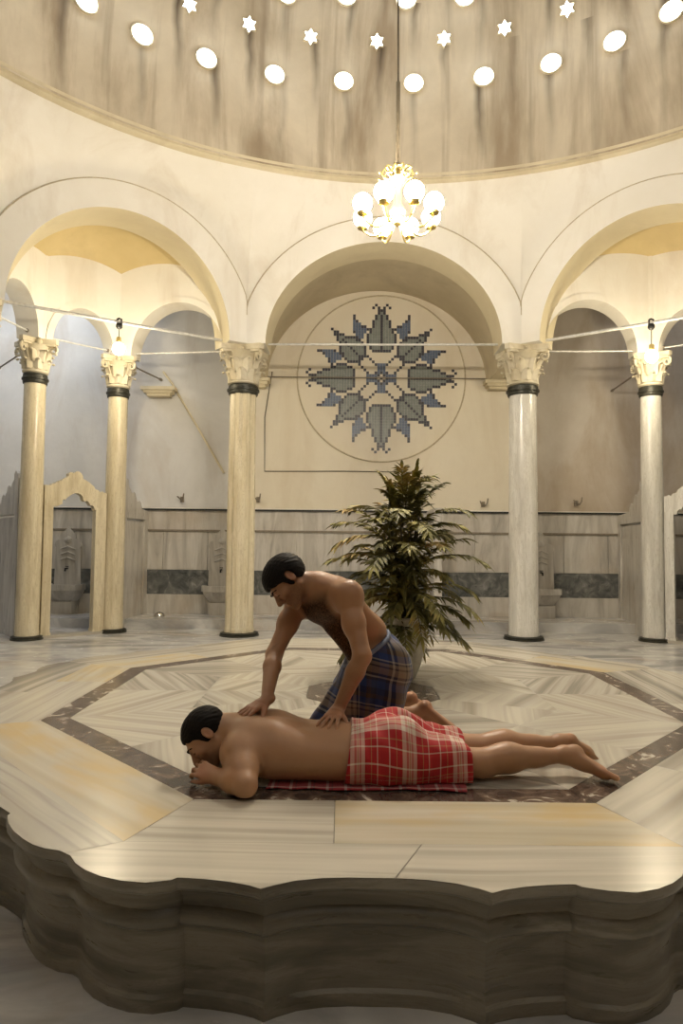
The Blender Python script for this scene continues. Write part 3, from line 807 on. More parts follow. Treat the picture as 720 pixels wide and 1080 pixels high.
# ------------------------------------------------------------------ carved doorways between the thin columns
ped=[(0,150),(30,150),(36,140),(46,142),(52,132),(62,134),(66,124),(78,126),(84,116),(100,108),(112,98),(112,86),(122,78),(134,84),(146,74),(160,72),(172,80),(180,92),(182,108),(196,114),(212,122),(226,134),(238,142),(244,156),(262,160),(270,172),(282,164),(290,172),(305,172),
     (305,262),(245,262),(240,244),(230,236),(224,240),(214,224),(206,216),(196,220),(186,214),(182,196),(172,186),(158,181),(144,182),(130,188),(116,198),(106,206),(98,218),(90,214),(84,224),(86,236),(74,244),(60,252),(0,252)]
def doorway(A,B,label,flip=False):
    A=np.array(A);B=np.array(B); L=np.linalg.norm(B-A); e=(B-A)/L; n_=np.array([-e[1],e[0]])
    t=thing('carved_doorway',label,'doorway',(A[0],A[1],0),'carved marble doorways')
    def to3(u,v,d):
        x=(u/305 if not flip else 1-u/305)*(L-.34)+.17; z=2.52-(v-72)*.0031
        return (e[0]*x+n_[0]*d,e[1]*x+n_[1]*d,z)
    b=BM(); b.prism(ped,to3,-.06,.06)
    o=b.build('pediment',M['col_y'] if not flip else M['col_w'],t)
    for x0,x1 in ((0.17,.17+.13),(L-.17-.17,L-.17)):
        b=BM(); P=[]
        cx=(x0+x1)/2; b.box((e[0]*cx,e[1]*cx,.985),(x1-x0,.14,1.97),math.atan2(e[1],e[0])); b.box((e[0]*cx,e[1]*cx,.04),(x1-x0+.02,.16,.08),math.atan2(e[1],e[0]))
        b.build('post',M['col_y'] if not flip else M['col_w'],t)
    b=BM(); b.box((e[0]*L/2,e[1]*L/2,.02),(L-.3,.2,.04),math.atan2(e[1],e[0])); b.build('threshold',M['slab'],t)
doorway(P2,P1,'yellowish carved marble doorway with scrolled pediment between the two thin left columns')
doorway(P3,P4,'white carved marble doorway with scrolled pediment cut by the right picture edge',True)
def screen(A,B,label,mt='panel',z=2.0,carved=True):
    A=np.array(A);B=np.array(B); L=np.linalg.norm(B-A); e=(B-A)/L; n_=np.array([-e[1],e[0]])
    t=thing('marble_screen',label,'screen',(A[0],A[1],0),'low marble screens between the washing places')
    rz=math.atan2(e[1],e[0])
    b=BM(); b.box((e[0]*L/2,e[1]*L/2,z/2-.1),(L-.2,.07,z-.2),rz); b.build('panel',M[mt],t)
    for q in (.08,L-.08):
        b=BM(); b.box((e[0]*q,e[1]*q,z/2-.08),(.16,.13,z-.16),rz); b.build('post',M['panel'],t)
    if carved:
        top=[(0,z-.16),(0,z+.38),(.06,z+.46),(.13,z+.50),(.19,z+.46),(.20,z+.36),(.27,z+.33),(.33,z+.26),(.42,z+.30),(.50,z+.27),(.54,z+.19),(.62,z+.14),(.70,z+.17),(.78,z+.12),(.82,z+.03),(L,z+.0),(L,z-.16)]
    else: top=[(0,z-.16),(0,z+.02),(L,z+.02),(L,z-.16)]
    b=BM(); b.prism(top,lambda u,v,d:(e[0]*u+n_[0]*d,e[1]*u+n_[1]*d,v),-.07,.07); b.build('coping',M['panel'],t)
screen(P1+V2(.0,.22),V2(-3.58,WY-.08),'marble screen with stepped scroll top behind the column with the left bulb')
screen(P2+V2(-.2,.15),V2(-6.05,11.15),'grey marble screen with rounded top at the left picture edge',z=2.0)
screen(P3+V2(.03,.22),V2(5.10,WY-.08),'marble screen with scroll top behind the thin white column with the right bulb')
screen(V2(1.57,10.62),V2(1.62,WY-.08),'plain marble screen end just right of the potted plant',carved=False,z=2.02)

# ------------------------------------------------------------------ wash basins, bowl, pegs
def basin(x,label,mt='panel',y=None,s=1.):
    y=WY-.05 if y is None else y
    t=thing('wash_basin',label,'wash basin',(x,y,.155),'marble wash basins on the back wall')
    prof=[(-.20,0),(-.24,.55),(-.22,1.18),(-.25,1.22),(-.22,1.30),(-.14,1.33),(-.13,1.42),(-.05,1.50),(0,1.56),(.05,1.50),(.13,1.42),(.14,1.33),(.22,1.30),(.25,1.22),(.22,1.18),(.24,.55),(.20,0)]
    b=BM(); b.prism([(u*s,v) for u,v in prof],lambda u,v,d:(u,d,v),-.06,-.01)
    for k in range(3): b.tube([(-.13*s,-.07,.95+k*.1),(0,-.085,1.0+k*.1),(.13*s,-.07,.95+k*.1)],.012,6)
    b.sphere((0,-.07,1.32),.06,10,0,(1,.5,1)); b.build('backplate',M[mt],t,smooth=30)
    b=BM(); w=.33*s
    ol=[(-w,0),(-w,-.22),(-w*.8,-.36),(-w*.3,-.42),(w*.3,-.42),(w*.8,-.36),(w,-.22),(w,0)]
    for (z0,s0,z1,s1) in ((.22,.62,.34,.86),(.34,.86,.42,.95),(.42,1.0,.52,1.0)):
        n=len(ol); P=[(u*s0,v*s0,z0) for u,v in ol]+[(u*s1,v*s1,z1) for u,v in ol]
        b.add(P,[(i,(i+1)%n,n+(i+1)%n,n+i) for i in range(n)]+[tuple(range(n))])
    n=len(ol); P=[(u,v,.52) for u,v in ol]+[(u*.82,v*.82-.03,.52) for u,v in ol]+[(u*.6,v*.6-.08,.38) for u,v in ol]
    b.add(P,[(i,(i+1)%n,n+(i+1)%n,n+i) for i in range(n)]+[(n+i,n+(i+1)%n,2*n+(i+1)%n,2*n+i) for i in range(n)]+[tuple(range(2*n,3*n))])
    b.build('bowl',M[mt],t)
    b=BM(); b.box((0,-.16,.11),(.36*s,.26,.22)); b.build('pedestal',M[mt],t)
    b=BM(); b.tube([(0,-.05,.80),(0,-.16,.80),(0,-.17,.75)],.016,8); b.tube([(-.03,-.09,.835),(.03,-.09,.835)],.008,6); b.build('tap',M['black'],t,smooth=60)
basin(-2.16,'carved marble wash basin half hidden by the faceted column left of the medallion')
basin(3.62,'carved marble wash basin half hidden by the thick pale column right of the medallion')
basin(-4.95,'shaded carved marble wash basin seen through the left doorway')
p=at_depth(168,650,11.45)
t=thing('metal_bowl','small shiny metal bathing bowl on the low marble step left of the faceted column','bowl',(p.x,p.y,.155))
b=BM(); b.lathe([(.092,0.0),(.094,.008),(.088,.03),(.07,.055),(.04,.07),(.012,.075),(.012,.082),(.0005,.084)],28); b.build('shell',M['steel'],t,smooth=40)
b=BM(); b.lathe([(.097,0.0),(.099,.004),(.096,.009),(.092,.009)],28,capt=False); b.build('rim',M['steel'],t,smooth=40)
for x,y,l in ((193,527,'dark iron peg on the wall above the bowl, left of the faceted column'),(272,527,'dark iron peg on the wall just right of the faceted column'),(509,532,'dark iron peg on the wall just left of the thick pale column'),(606,531,'dark iron peg on the wall right of the thick pale column')):
    p=at_depth(x,y,WY-(.05 if 260<x<540 else .0)); b=BM()
    b.box((p.x,WY-.06,p.z),(.06,.05,.10)); b.tube([(p.x,WY-.06,p.z),(p.x+.03,WY-.16,p.z-.03),(p.x+.05,WY-.20,p.z+.02),(p.x+.06,WY-.2,p.z+.10)],.013,6); b.tube([(p.x-.02,WY-.07,p.z),(p.x-.07,WY-.15,p.z+.05)],.012,6)
    o=b.build('wall_peg',M['iron_d'],None,smooth=50); tag(o,l,'peg','iron pegs on the back wall')

# ------------------------------------------------------------------ lamps
gl='bare bulbs hanging from the tie rods'
def pendant(x,y,A,B,label):
    A=np.array(A);B=np.array(B); r_=ray(x,y)
    # meet of the viewing column with the rod line in plan
    M_=np.array([[r_[0],-(B-A)[0]],[r_[1],-(B-A)[1]]]); s,tt=np.linalg.solve(M_,A); q=A+(B-A)*tt
    zb=E0+r_[2]*s
    t=thing('pendant_bulb',label,'lamp',(q[0],q[1],ZR),gl)
    b=BM(); b.tube([(-.03,0,.04),(.0,0,.05),(.03,0,.04),(.03,0,-.05),(-.03,0,-.05),(-.03,0,.04)],.014,6); b.sphere((0,0,-.06),.05,10); b.build('clamp',M['black'],t,smooth=50)
    b=BM(); b.tube([(0,0,-.05),(0,0,zb-ZR+.16)],.006,6); b.build('wire',M['cable'],t)
    b=BM(); b.lathe([(.03,zb-ZR+.17),(.035,zb-ZR+.15),(.035,zb-ZR+.09),(.028,zb-ZR+.085)],16); b.build('socket',M['brass'],t,smooth=40)
    b=BM(); b.sphere((0,0,zb-ZR),.085,20,0,(1,1,1.05)); b.build('bulb',M['bulb'],t,smooth=180)
    return q
pendant(125,368,SL,FL,'lit bare bulb hanging from the tie rod of the big left arch')
pendant(687,376,FR,SR,'lit bare bulb hanging from the tie rod of the big right arch')
# chandelier
cp=at_depth(419,226,5.6)
cz=cp.z; t=thing('chandelier','gilded chandelier with a ring of glowing glass globes hanging on a long rod','chandelier',(cp.x,cp.y,cz))
zt=SCZ+math.sqrt(SR_**2-(cp.x-CC[0])**2-(cp.y-CC[1])**2)-cz
b=BM(); b.tube([(0,0,.30),(0,0,1.2)],.018,8); b.tube([(0,0,1.2),(-.03,0,zt)],.009,6); b.build('suspension_rod',M['cable'],t,smooth=60)
b=BM(); b.lathe([(.015,.45),(.03,.44),(.02,.40),(.05,.36),(.085,.31),(.06,.27),(.035,.24),(.03,.10),(.055,.06),(.07,.02),(.045,-.03),(.03,-.07),(.035,-.09),(.005,-.115)],24); b.build('stem',M['brass'],t,smooth=40)
b=BM()
for k in range(10):
    a=2*PI*k/10; pts=[]
    for i in range(14):
        s=i/13; an=-PI*.5+s*PI*1.7; r0=.055*(1-.45*s); pts.append(((.085+.055*s*.2+r0*math.cos(an))*math.cos(a),(.085+r0*math.cos(an))*math.sin(a),.34+r0*math.sin(an)+.03))
    b.tube([(.04*math.cos(a),.04*math.sin(a),.28)]+pts,.007,5)
    b.sphere((.17*math.cos(a+.3),.17*math.sin(a+.3),.345),.012,6)
b.build('crown',M['brass'],t,smooth=60)
for k in range(8):
    a=2*PI*(k+.45)/8; ca,sa=math.cos(a),math.sin(a); RR=.33; pts=[]
    for i in range(13):
        s=i/12; pts.append(((.04+(RR-.04)*s)*ca,(.04+(RR-.04)*s)*sa,.0-.12*math.sin(s*PI*.95)-.06*s))
    b=BM(); b.tube(pts,.010,6); b.lathe([(.02,.05),(.045,.055),(.05,.075),(.03,.08)],14,(RR*ca,RR*sa,-.12)); arm=b.build('arm',M['brass'],t,smooth=50)
    b=BM(); b.sphere((RR*ca,RR*sa,.035),.083,20); b.build('globe',M['globe'],arm,smooth=180)

# ------------------------------------------------------------------ figures: smooth implicit bodies turned into one mesh
class Field:
    def __init__(s, lo, hi, h):
        s.h=h; s.lo=np.array(lo,np.float32); s.n=(np.ceil((np.array(hi)-s.lo)/h).astype(int)+1)
        s.f=np.full(s.n,.08,np.float32)
        s.ax=[s.lo[i]+h*np.arange(s.n[i],dtype=np.float32) for i in range(3)]
    def sub(s, lo, hi, pad):
        sl=[];
        for i in range(3):
            a=int(max(0,math.floor((lo[i]-pad-s.lo[i])/s.h))); b=int(min(s.n[i],math.ceil((hi[i]+pad-s.lo[i])/s.h)+1))
            if b<=a: return None,None
            sl.append(slice(a,b))
        X,Y,Z=np.meshgrid(s.ax[0][sl[0]],s.ax[1][sl[1]],s.ax[2][sl[2]],indexing='ij')
        return tuple(sl),np.stack([X,Y,Z],-1)
    def comb(s, sl, d, k, op):
        a=s.f[sl]
        if op=='add':
            if k>0:
                hh=np.clip(.5+.5*(a-d)/k,0,1); s.f[sl]=a*(1-hh)+d*hh-k*hh*(1-hh)
            else: s.f[sl]=np.minimum(a,d)
        else:
            d=-d
            if k>0:
                hh=np.clip(.5+.5*(d-a)/k,0,1); s.f[sl]=a*(1-hh)+d*hh+k*hh*(1-hh)
            else: s.f[sl]=np.maximum(a,d)
    def cone(s,a,b,ra,rb,k=.02,op='add'):
        a=np.array(a,np.float32);b=np.array(b,np.float32)
        lo=np.minimum(a-ra,b-rb);hi=np.maximum(a+ra,b+rb)
        sl,P=s.sub(lo,hi,max(k,.02)+.01)
        if sl is None: return
        ab=b-a; L2=float(ab@ab)+1e-12
        t=np.clip(((P-a)@ab)/L2,0,1); q=P-a-t[...,None]*ab
        d=np.sqrt((q*q).sum(-1))-(ra+(rb-ra)*t); s.comb(sl,d.astype(np.float32),k,op)
    def ell(s,c,r,R=None,k=.02,op='add'):
        c=np.array(c,np.float32);r=np.array(r,np.float32); R=np.eye(3,dtype=np.float32) if R is None else np.array(R,np.float32)
        ext=np.sqrt(((R*r)**2).sum(1))
        sl,P=s.sub(c-ext,c+ext,max(k,.02)+.01)
        if sl is None: return
        q=(P-c)@R            # local coordinates (columns of R are the axes)
        k0=np.sqrt(((q/r)**2).sum(-1)); k1=np.sqrt(((q/(r*r))**2).sum(-1))+1e-9
        d=k0*(k0-1)/k1; s.comb(sl,d.astype(np.float32),k,op)
    def flat(s,a,b,ra,rb,n,sq,k=.02):
        """tapered limb flattened along direction n by factor sq"""
        a=np.array(a,np.float32);b=np.array(b,np.float32); n=np.array(n,np.float32); n/=np.linalg.norm(n)
        rr=max(ra,rb); sl,P=s.sub(np.minimum(a,b)-rr,np.maximum(a,b)+rr,max(k,.02)+.01)
        if sl is None: return
        ab=b-a; L2=float(ab@ab)+1e-12
        t=np.clip(((P-a)@ab)/L2,0,1); q=P-a-t[...,None]*ab
        qn=q@n; q2=(q*q).sum(-1)+qn*qn*(1/sq**2-1)
        r=(ra+(rb-ra)*t); d=(np.sqrt(q2)-r)*(.5+.5*sq); s.comb(sl,d.astype(np.float32),k,'add')
    def mesh(s, smooth=2):
        f=s.f; h=s.h; ins=f<0
        nx,ny,nz=f.shape
        cs=[(i,j,k) for i in (0,1) for j in (0,1) for k in (0,1)]
        cnt=np.zeros((nx-1,ny-1,nz-1),np.int8)
        for i,j,k in cs: cnt+=ins[i:nx-1+i,j:ny-1+j,k:nz-1+k]
        act=(cnt>0)&(cnt<8); idx=-np.ones(act.shape,np.int64); cells=np.argwhere(act); idx[act]=np.arange(len(cells))
        acc=np.zeros((len(cells),3)); w=np.zeros(len(cells))
        for a in cs:
            for ax in range(3):
                if a[ax]==1: continue
                b=list(a); b[ax]=1
                fa=f[cells[:,0]+a[0],cells[:,1]+a[1],cells[:,2]+a[2]]; fb=f[cells[:,0]+b[0],cells[:,1]+b[1],cells[:,2]+b[2]]
                m=(fa<0)!=(fb<0); t=np.where(m,fa/np.where(m,fa-fb,1),0)
                p=np.tile(np.array(a,float),(len(cells),1)); p[:,ax]+=t
                acc[m]+=p[m]; w[m]+=1
        V=(cells+acc/w[:,None])*h+s.lo
        F=[]
        for ax in range(3):
            o=[q for q in range(3) if q!=ax]
            sl0=[slice(None)]*3; sl1=[slice(None)]*3; sl0[ax]=slice(0,-1); sl1[ax]=slice(1,None)
            A=ins[tuple(sl0)];B=ins[tuple(sl1)]; e=np.argwhere(A!=B)
            ok=(e[:,o[0]]>0)&(e[:,o[1]]>0)&(e[:,o[0]]<f.shape[o[0]]-1)&(e[:,o[1]]<f.shape[o[1]]-1); e=e[ok]
            flip=A[e[:,0],e[:,1],e[:,2]]
            def g(d0,d1):
                q=e.copy(); q[:,o[0]]-=d0; q[:,o[1]]-=d1; return idx[q[:,0],q[:,1],q[:,2]]
            Q=np.stack([g(1,1),g(0,1),g(0,0),g(1,0)],1)
            if ax==1: flip=~flip
            Q[~flip]=Q[~flip][:,::-1]; F.append(Q)
        F=np.concatenate(F); F=F[(F>=0).all(1)]
        # light smoothing
        for it in range(smooth):
            s2=np.zeros_like(V); c=np.zeros(len(V))
            for a,b in ((0,1),(1,2),(2,3),(3,0)):
                np.add.at(s2,F[:,a],V[F[:,b]]); np.add.at(s2,F[:,b],V[F[:,a]]); np.add.at(c,F[:,a],1); np.add.at(c,F[:,b],1)
            V=V*.5+.5*s2/np.maximum(c,1)[:,None]
        return V,F
def mesh_obj(name,V,F,mats,parent,attrs=None,uv=None,mi=None):
    me=D.meshes.new(name); org=np.array(parent.location) if parent is not None else np.zeros(3)
    V=V-org
    me.vertices.add(len(V)); me.vertices.foreach_set('co',V.astype(np.float32).ravel())
    me.loops.add(F.size); me.loops.foreach_set('vertex_index',F.ravel().astype(np.int32))
    me.polygons.add(len(F)); me.polygons.foreach_set('loop_start',(np.arange(len(F))*F.shape[1]).astype(np.int32)); me.polygons.foreach_set('loop_total',np.full(len(F),F.shape[1],np.int32))
    me.update(calc_edges=True)
    for m in mats: me.materials.append(m)
    if mi is not None: me.polygons.foreach_set('material_index',mi.astype(np.int32))
    me.polygons.foreach_set('use_smooth',np.ones(len(F),bool))
    for k,v in (attrs or {}).items():
        a=me.attributes.new(k,'FLOAT','POINT'); a.data.foreach_set('value',v.astype(np.float32))
    if uv is not None:
        L=me.uv_layers.new(name='UVMap'); L.data.foreach_set('uv',uv[F.ravel()].astype(np.float32).ravel())
    me.validate(); o=D.objects.new(name,me); return link(o,parent)
def nv(v): v=np.array(v,float); return v/np.linalg.norm(v)
def frame(f,u):
    f=nv(f); u=np.array(u,float); u=nv(u-f*(u@f)); r=np.cross(f,u); return np.stack([r,f,u],1)   # columns right, forward, up

HEADP={}
def head(F,c,R,neck,s=1.,nr=(.056,.068)):
    c=np.array(c,float)
    W=lambda x,y,z: c+R@(np.array([x,y,z])*s)
    S=lambda *r: np.array(r)*s
    F.cone(W(0,-.028,-.045),neck,nr[0]*s,nr[1]*s,.035)
    F.ell(W(0,-.014,.030),S(.075,.096,.080),R,.015)
    F.ell(W(0,.030,-.030),S(.060,.062,.078),R,.03)
    for q in (-1,1):
        F.cone(W(q*.050,-.004,-.052),W(q*.020,.064,-.096),.022*s,.019*s,.02)
        F.ell(W(q*.043,.062,-.018),S(.023,.022,.020),R,.018)
    F.ell(W(0,.076,-.098),S(.023,.018,.018),R,.015)
    F.cone(W(-.034,.082,.022),W(.034,.082,.022),.013*s,.013*s,.014)
    for q in (-1,1):
        F.ell(W(q*.031,.100,.001),S(.017,.014,.011),R,.010,'sub')
    F.cone(W(0,.088,.012),W(0,.112,-.030),.0085*s,.0135*s,.010)
    for q in (-1,1): F.ell(W(q*.013,.100,-.036),S(.010,.011,.008),R,.006)
    F.ell(W(0,.082,-.064),S(.030,.018,.024),R,.012)
    F.cone(W(-.019,.094,-.058),W(.019,.094,-.058),.0062*s,.0062*s,.005)
    F.cone(W(-.015,.092,-.071),W(.015,.092,-.071),.0072*s,.0072*s,.005)
    F.cone(W(-.022,.103,-.0645),W(.022,.103,-.0645),.0045*s,.0045*s,.004,'sub')
    for q in (-1,1):
        F.ell(W(q*.031,.083,.001),S(.0135,.0125,.0115),R,.004)
        F.ell(W(q*.077,-.010,.002),S(.011,.021,.033),frame(R@np.array([q*.35,.93,.0]),R[:,2]),.006)
        F.ell(W(q*.088,-.004,.006),S(.007,.011,.018),R,.005,'sub')
def hair(h,c,R,s=1.,front=.050,back=-.055,th=.013,seed=1):
    c=np.array(c,float); H=Field(c-.15,c+.15,h); P=np.stack(np.meshgrid(*H.ax,indexing='ij'),-1)
    q=((P-c)@R)/s; x,y,z=q[...,0],q[...,1],q[...,2]
    r=np.array([.075+th,.096+th,.080+th]); p=(q-np.array([0,-.014,.030])); k0=np.sqrt(((p/r)**2).sum(-1)); k1=np.sqrt(((p/(r*r))**2).sum(-1))+1e-9
    d=k0*(k0-1)/k1
    d=d+.0010*np.sin(x*210+y*140+seed)*np.sin(y*150-z*190+3*np.sin(x*60))+.0010*np.sin(z*310+x*170+4*np.sin(y*50))
    zc=np.interp(y,[-.12,-.06,-.03,-.012,.006,.02,.034,.05,.075,.1],[back,back,-.035,-.01,-.045,-.03,.015,front-.02,front,front+.012])
    zc=zc+.004*np.sin(x*180)
    e=(zc-z)*.75; kk=.012; hh=np.clip(.5+.5*(e-d)/kk,0,1); d=d*(1-hh)+e*hh+kk*hh*(1-hh)
    # clear of the ears
    for sg in (-1,1):
        e=.024-np.sqrt((x-sg*.088)**2+(y+.008)**2+((z-.0)*.75)**2); d=np.maximum(d,e)
    H.f=(d*s).astype(np.float32); return H.mesh(1)
def brows(name,c,R,s,parent,m):
    b=BM(); org=np.array(parent.location)
    for q in (-1,1):
        pts=[c+R@(np.array([q*x,y,z])*s)-org for x,y,z in ((.013,.097,.019),(.026,.0965,.0255),(.040,.088,.025),(.050,.076,.019))]
        b.tube(pts,[.0035*s,.0050*s,.0045*s,.002*s],6)
    b.build(name,m,parent,smooth=60)
def hand(F,wrist,d,nrm,side,spread=1.,curl=(.35,.4,.45,.5),thumb=.6,s=1.,tcurl=.3,drop=.0):
    """wrist point, d = direction of the fingers, nrm = back of the hand, side=+1 puts the thumb on cross(d,nrm)"""
    d=nv(d); nrm=np.array(nrm,float); nrm=nv(nrm-d*(nrm@d)); t=np.cross(d,nrm)*side; w=np.array(wrist,float)
    W=lambda a,b,c: w+(d*a+t*b+nrm*c)*s
    F.flat(W(-.02,0,0),W(.030,0,0),.030*s,.034*s,nrm,.70,.015)
    for b0,b1,r in ((.020,.028,.0155),(.004,.008,.0155),(-.012,-.011,.015),(-.022,-.028,.014)):
        F.cone(W(.012,b0*.7,0),W(.082 if abs(b1)<.02 else .076,b1,.002),r*s*1.05,r*s*.80,.010)
    fl=[(.028,.044,.026,.021,.0088),(.009,.048,.030,.022,.0090),(-.011,.045,.028,.021,.0086),(-.029,.036,.021,.019,.0078)]
    for i,(b0,l1,l2,l3,r) in enumerate(fl):
        a0=.084 if i in (1,2) else .077
        an=math.radians((i-1.3)*-5.5*spread); dd=d*math.cos(an)+t*math.sin(an)
        p=W(a0,b0,.003); c=curl[i]; bend=0
        for j,(l,rr0,rr1) in enumerate(((l1,1.08,1.0),(l2,1.0,.93),(l3,.93,.80))):
            bend+=c*(.75 if j==0 else 1.)
            dv=dd*math.cos(bend)-nrm*math.sin(bend); q=p+dv*l*s
            F.cone(p,q,r*rr0*s,r*rr1*s,.004 if j else .006)
            p=q
    # thumb leaves the side of the palm near its base
    p=W(.018,.020,-.006); tdir=nv(d*math.cos(thumb)+t*math.sin(thumb)-nrm*.25)
    q=p+tdir*.042*s; F.cone(p,q,.0155*s,.0125*s,.010)
    t2=nv(tdir+d*tcurl-nrm*.15); q2=q+t2*.033*s; F.cone(q,q2,.0122*s,.0108*s,.005)
    t3=nv(t2+d*tcurl); F.cone(q2,q2+t3*.024*s,.0108*s,.0088*s,.004)
def foot(F,ankle,heel,ball,toe,sole,s=1.):
    """ankle, heel, ball, toe tip points; sole = direction the sole faces"""
    a,h,b,t=[np.array(v,float) for v in (ankle,heel,ball,toe)]; sole=nv(sole); fw=nv(b-h); lat=nv(np.cross(fw,sole))
    F.cone(a,h,.034*s,.031*s,.02); F.flat(h+fw*.01,b,.031*s,.043*s,sole,.55,.02); F.cone(a,lerp(a,b,.55)-sole*.006,.034*s,.024*s,.025)
    F.cone(lerp(a,b,.4)-sole*.002,b-sole*.004,.030*s,.020*s,.02)
    tv=t-b
    for i,(o,l,r) in enumerate(((.034,1.0,.0125),(.014,1.0,.0092),(-.002,.93,.0088),(-.017,.85,.0084),(-.031,.74,.0078))):
        p=b+lat*o*s*.9; F.cone(p,p+tv*l+lat*o*.08,r*1.15*s,r*s,.006)

# ---------------------------------------------------------------- skin, hair, cloth
def skin_mat(name,base,dark,red):
    m,nt,b=mat(name); v=coord(nt)
    c=ramp(nt,noise(nt,v,6,6,.6),[(.3,tuple(x*.90 for x in base)),(.7,base)])
    def at(n):
        a=nt.nodes.new('ShaderNodeAttribute'); a.attribute_name=n; return a.outputs['Fac']
    c=mix(nt,at('flush'),c,red)
    n=ramp(nt,noise(nt,coord(nt,'Object',(1,1,1)),150,4,.7,1.),[(.36,(.62,)*3),(.6,(1,)*3)])
    mm=nt.nodes.new('ShaderNodeMath'); mm.operation='MULTIPLY'; nt.links.new(at('hair'),mm.inputs[0]); nt.links.new(n,mm.inputs[1])
    c=mix(nt,mm.outputs[0],c,dark)
    setc(nt,b,c); b.inputs['Roughness'].default_value=.43
    b.inputs['Subsurface Weight'].default_value=.12; b.inputs['Subsurface Radius'].default_value=(.6,.25,.12); b.inputs['Subsurface Scale'].default_value=.02
    sp_=nt.nodes.new('ShaderNodeMath'); sp_.operation='MULTIPLY_ADD'; nt.links.new(at('hair'),sp_.inputs[0]); sp_.inputs[1].default_value=-.42; sp_.inputs[2].default_value=.45; nt.links.new(sp_.outputs[0],b.inputs['Specular IOR Level'])
    bump(nt,b,noise(nt,v,60,4),.12,.002); return m
M['skin_a']=skin_mat('tanned_skin',(.40,.205,.105),(.018,.011,.007),(.42,.17,.11))
M['skin_b']=skin_mat('light_tanned_skin',(.47,.265,.15),(.05,.03,.02),(.50,.21,.14))
def hair_mat():
    m,nt,b=mat('black_hair'); v=coord(nt,'Object',(60,60,60))
    setc(nt,b,ramp(nt,noise(nt,v,3,3),[(.3,(.004,.0035,.003)),(.7,(.014,.010,.008))])); b.inputs['Roughness'].default_value=.6; b.inputs['Specular IOR Level'].default_value=.12
    bump(nt,b,noise(nt,v,4,3),.5,.004); return m
M['hair']=hair_mat()
def plaid(name,warp,weft,pu,pv,rough=.85,sat=None,gloss=None):
    """woven check: constant colour bars in u and v, averaged"""
    m,nt,b=mat(name); uv=coord(nt,'UV'); sx=N(nt,'ShaderNodeSeparateXYZ'); nt.links.new(uv,sx.inputs[0])
    outs=[]
    for i,(p,bars) in enumerate(((pu,warp),(pv,weft))):
        a=N(nt,'ShaderNodeMath',operation='DIVIDE'); nt.links.new(sx.outputs[i],a.inputs[0]); a.inputs[1].default_value=p
        f=N(nt,'ShaderNodeMath',operation='FRACT'); nt.links.new(a.outputs[0],f.inputs[0])
        outs.append(ramp(nt,f.outputs[0],bars,'CONSTANT'))
    c=mix(nt,.5,outs[0],outs[1])
    setc(nt,b,c); b.inputs['Roughness'].default_value=rough; b.inputs['Sheen Weight'].default_value=.15
    bump(nt,b,noise(nt,coord(nt,'UV'),140,2),.2,.002); return m
RD,RB,WT,PK,OL,DK=(.42,.010,.014),(.50,.02,.02),(.70,.60,.50),(.55,.20,.17),(.42,.30,.12),(.06,.025,.03)
red_bars=[(0,RD),(.16,WT),(.18,RD),(.30,OL),(.315,RD),(.42,WT),(.50,PK),(.54,WT),(.56,OL),(.575,WT),(.60,PK),(.63,WT),(.70,RD),(.82,OL),(.835,RD),(.93,WT),(.95,RB)]
M['plaid_red']=plaid('red_check_cotton',red_bars,red_bars,.215,.235)
M['plaid_towel']=plaid('dark_red_check_cotton',[(0,(.30,.02,.03)),(.3,(.55,.45,.40)),(.45,(.30,.02,.03)),(.6,DK),(.68,(.30,.02,.03))],[(0,(.30,.02,.03)),(.35,(.5,.4,.36)),(.5,(.22,.02,.03)),(.75,DK),(.8,(.30,.02,.03))],.075,.075)
NV,BL,TN,GY,BR=(.010,.015,.045),(.015,.04,.15),(.24,.18,.12),(.32,.30,.27),(.06,.035,.02)
blue_bars=[(0,NV),(.14,BL),(.30,NV),(.36,GY),(.40,NV),(.46,TN),(.60,BR),(.64,TN),(.70,NV),(.74,GY),(.77,BL),(.90,BR)]
M['plaid_blue']=plaid('navy_check_cotton',blue_bars,blue_bars,.24,.24)

HF=.0042   # grid step of the bodies
def G(px,py,Y): return np.array(at_depth(px,py,Y))

# ================================================================== the man lying face down
o1=np.array([.18,2.95,ZT])
man1=thing('person','person lying face down on a check cloth, head on folded arms, in red check wrap','person',tuple(o1))
F1=Field((-.90,2.50,.42),(1.28,3.36,.80),HF)
zg=ZT+.012
X=lambda px,Y: G(px,700,Y)[0]
# torso (axes: x along the body)
Yc=2.935
pel=np.array([X(405,Yc),Yc,.545]); waist=np.array([X(352,Yc),Yc,.540]); chest=np.array([X(292,Yc),Yc,.555]); upch=np.array([X(266,Yc),Yc,.560])
F1.ell(chest,(.165,.180,.112),None,.02)
F1.ell(upch,(.12,.195,.095),None,.04)
F1.ell(waist,(.15,.165,.105),None,.06)
F1.ell(pel,(.15,.172,.112),None,.05)
for q in (-1,1):
    F1.ell(pel+[.055,q*.072,.028],(.105,.090,.100),None,.03)       # buttocks
    F1.ell(chest+[-.03,q*.085,.035],(.10,.070,.078),None,.04)       # shoulder blades
    F1.cone(chest+[.02,q*.105,.0],waist+[.05,q*.09,-.01],.075,.07,.04)
for q in (-1,1): F1.cone(chest+[-.02,q*.12,-.045],pel+[-.02,q*.10,-.045],.075,.075,.05)
F1.cone(chest+[-.02,0,.13],pel+[-.06,0,.128],.014,.016,.03,'sub')   # spine furrow
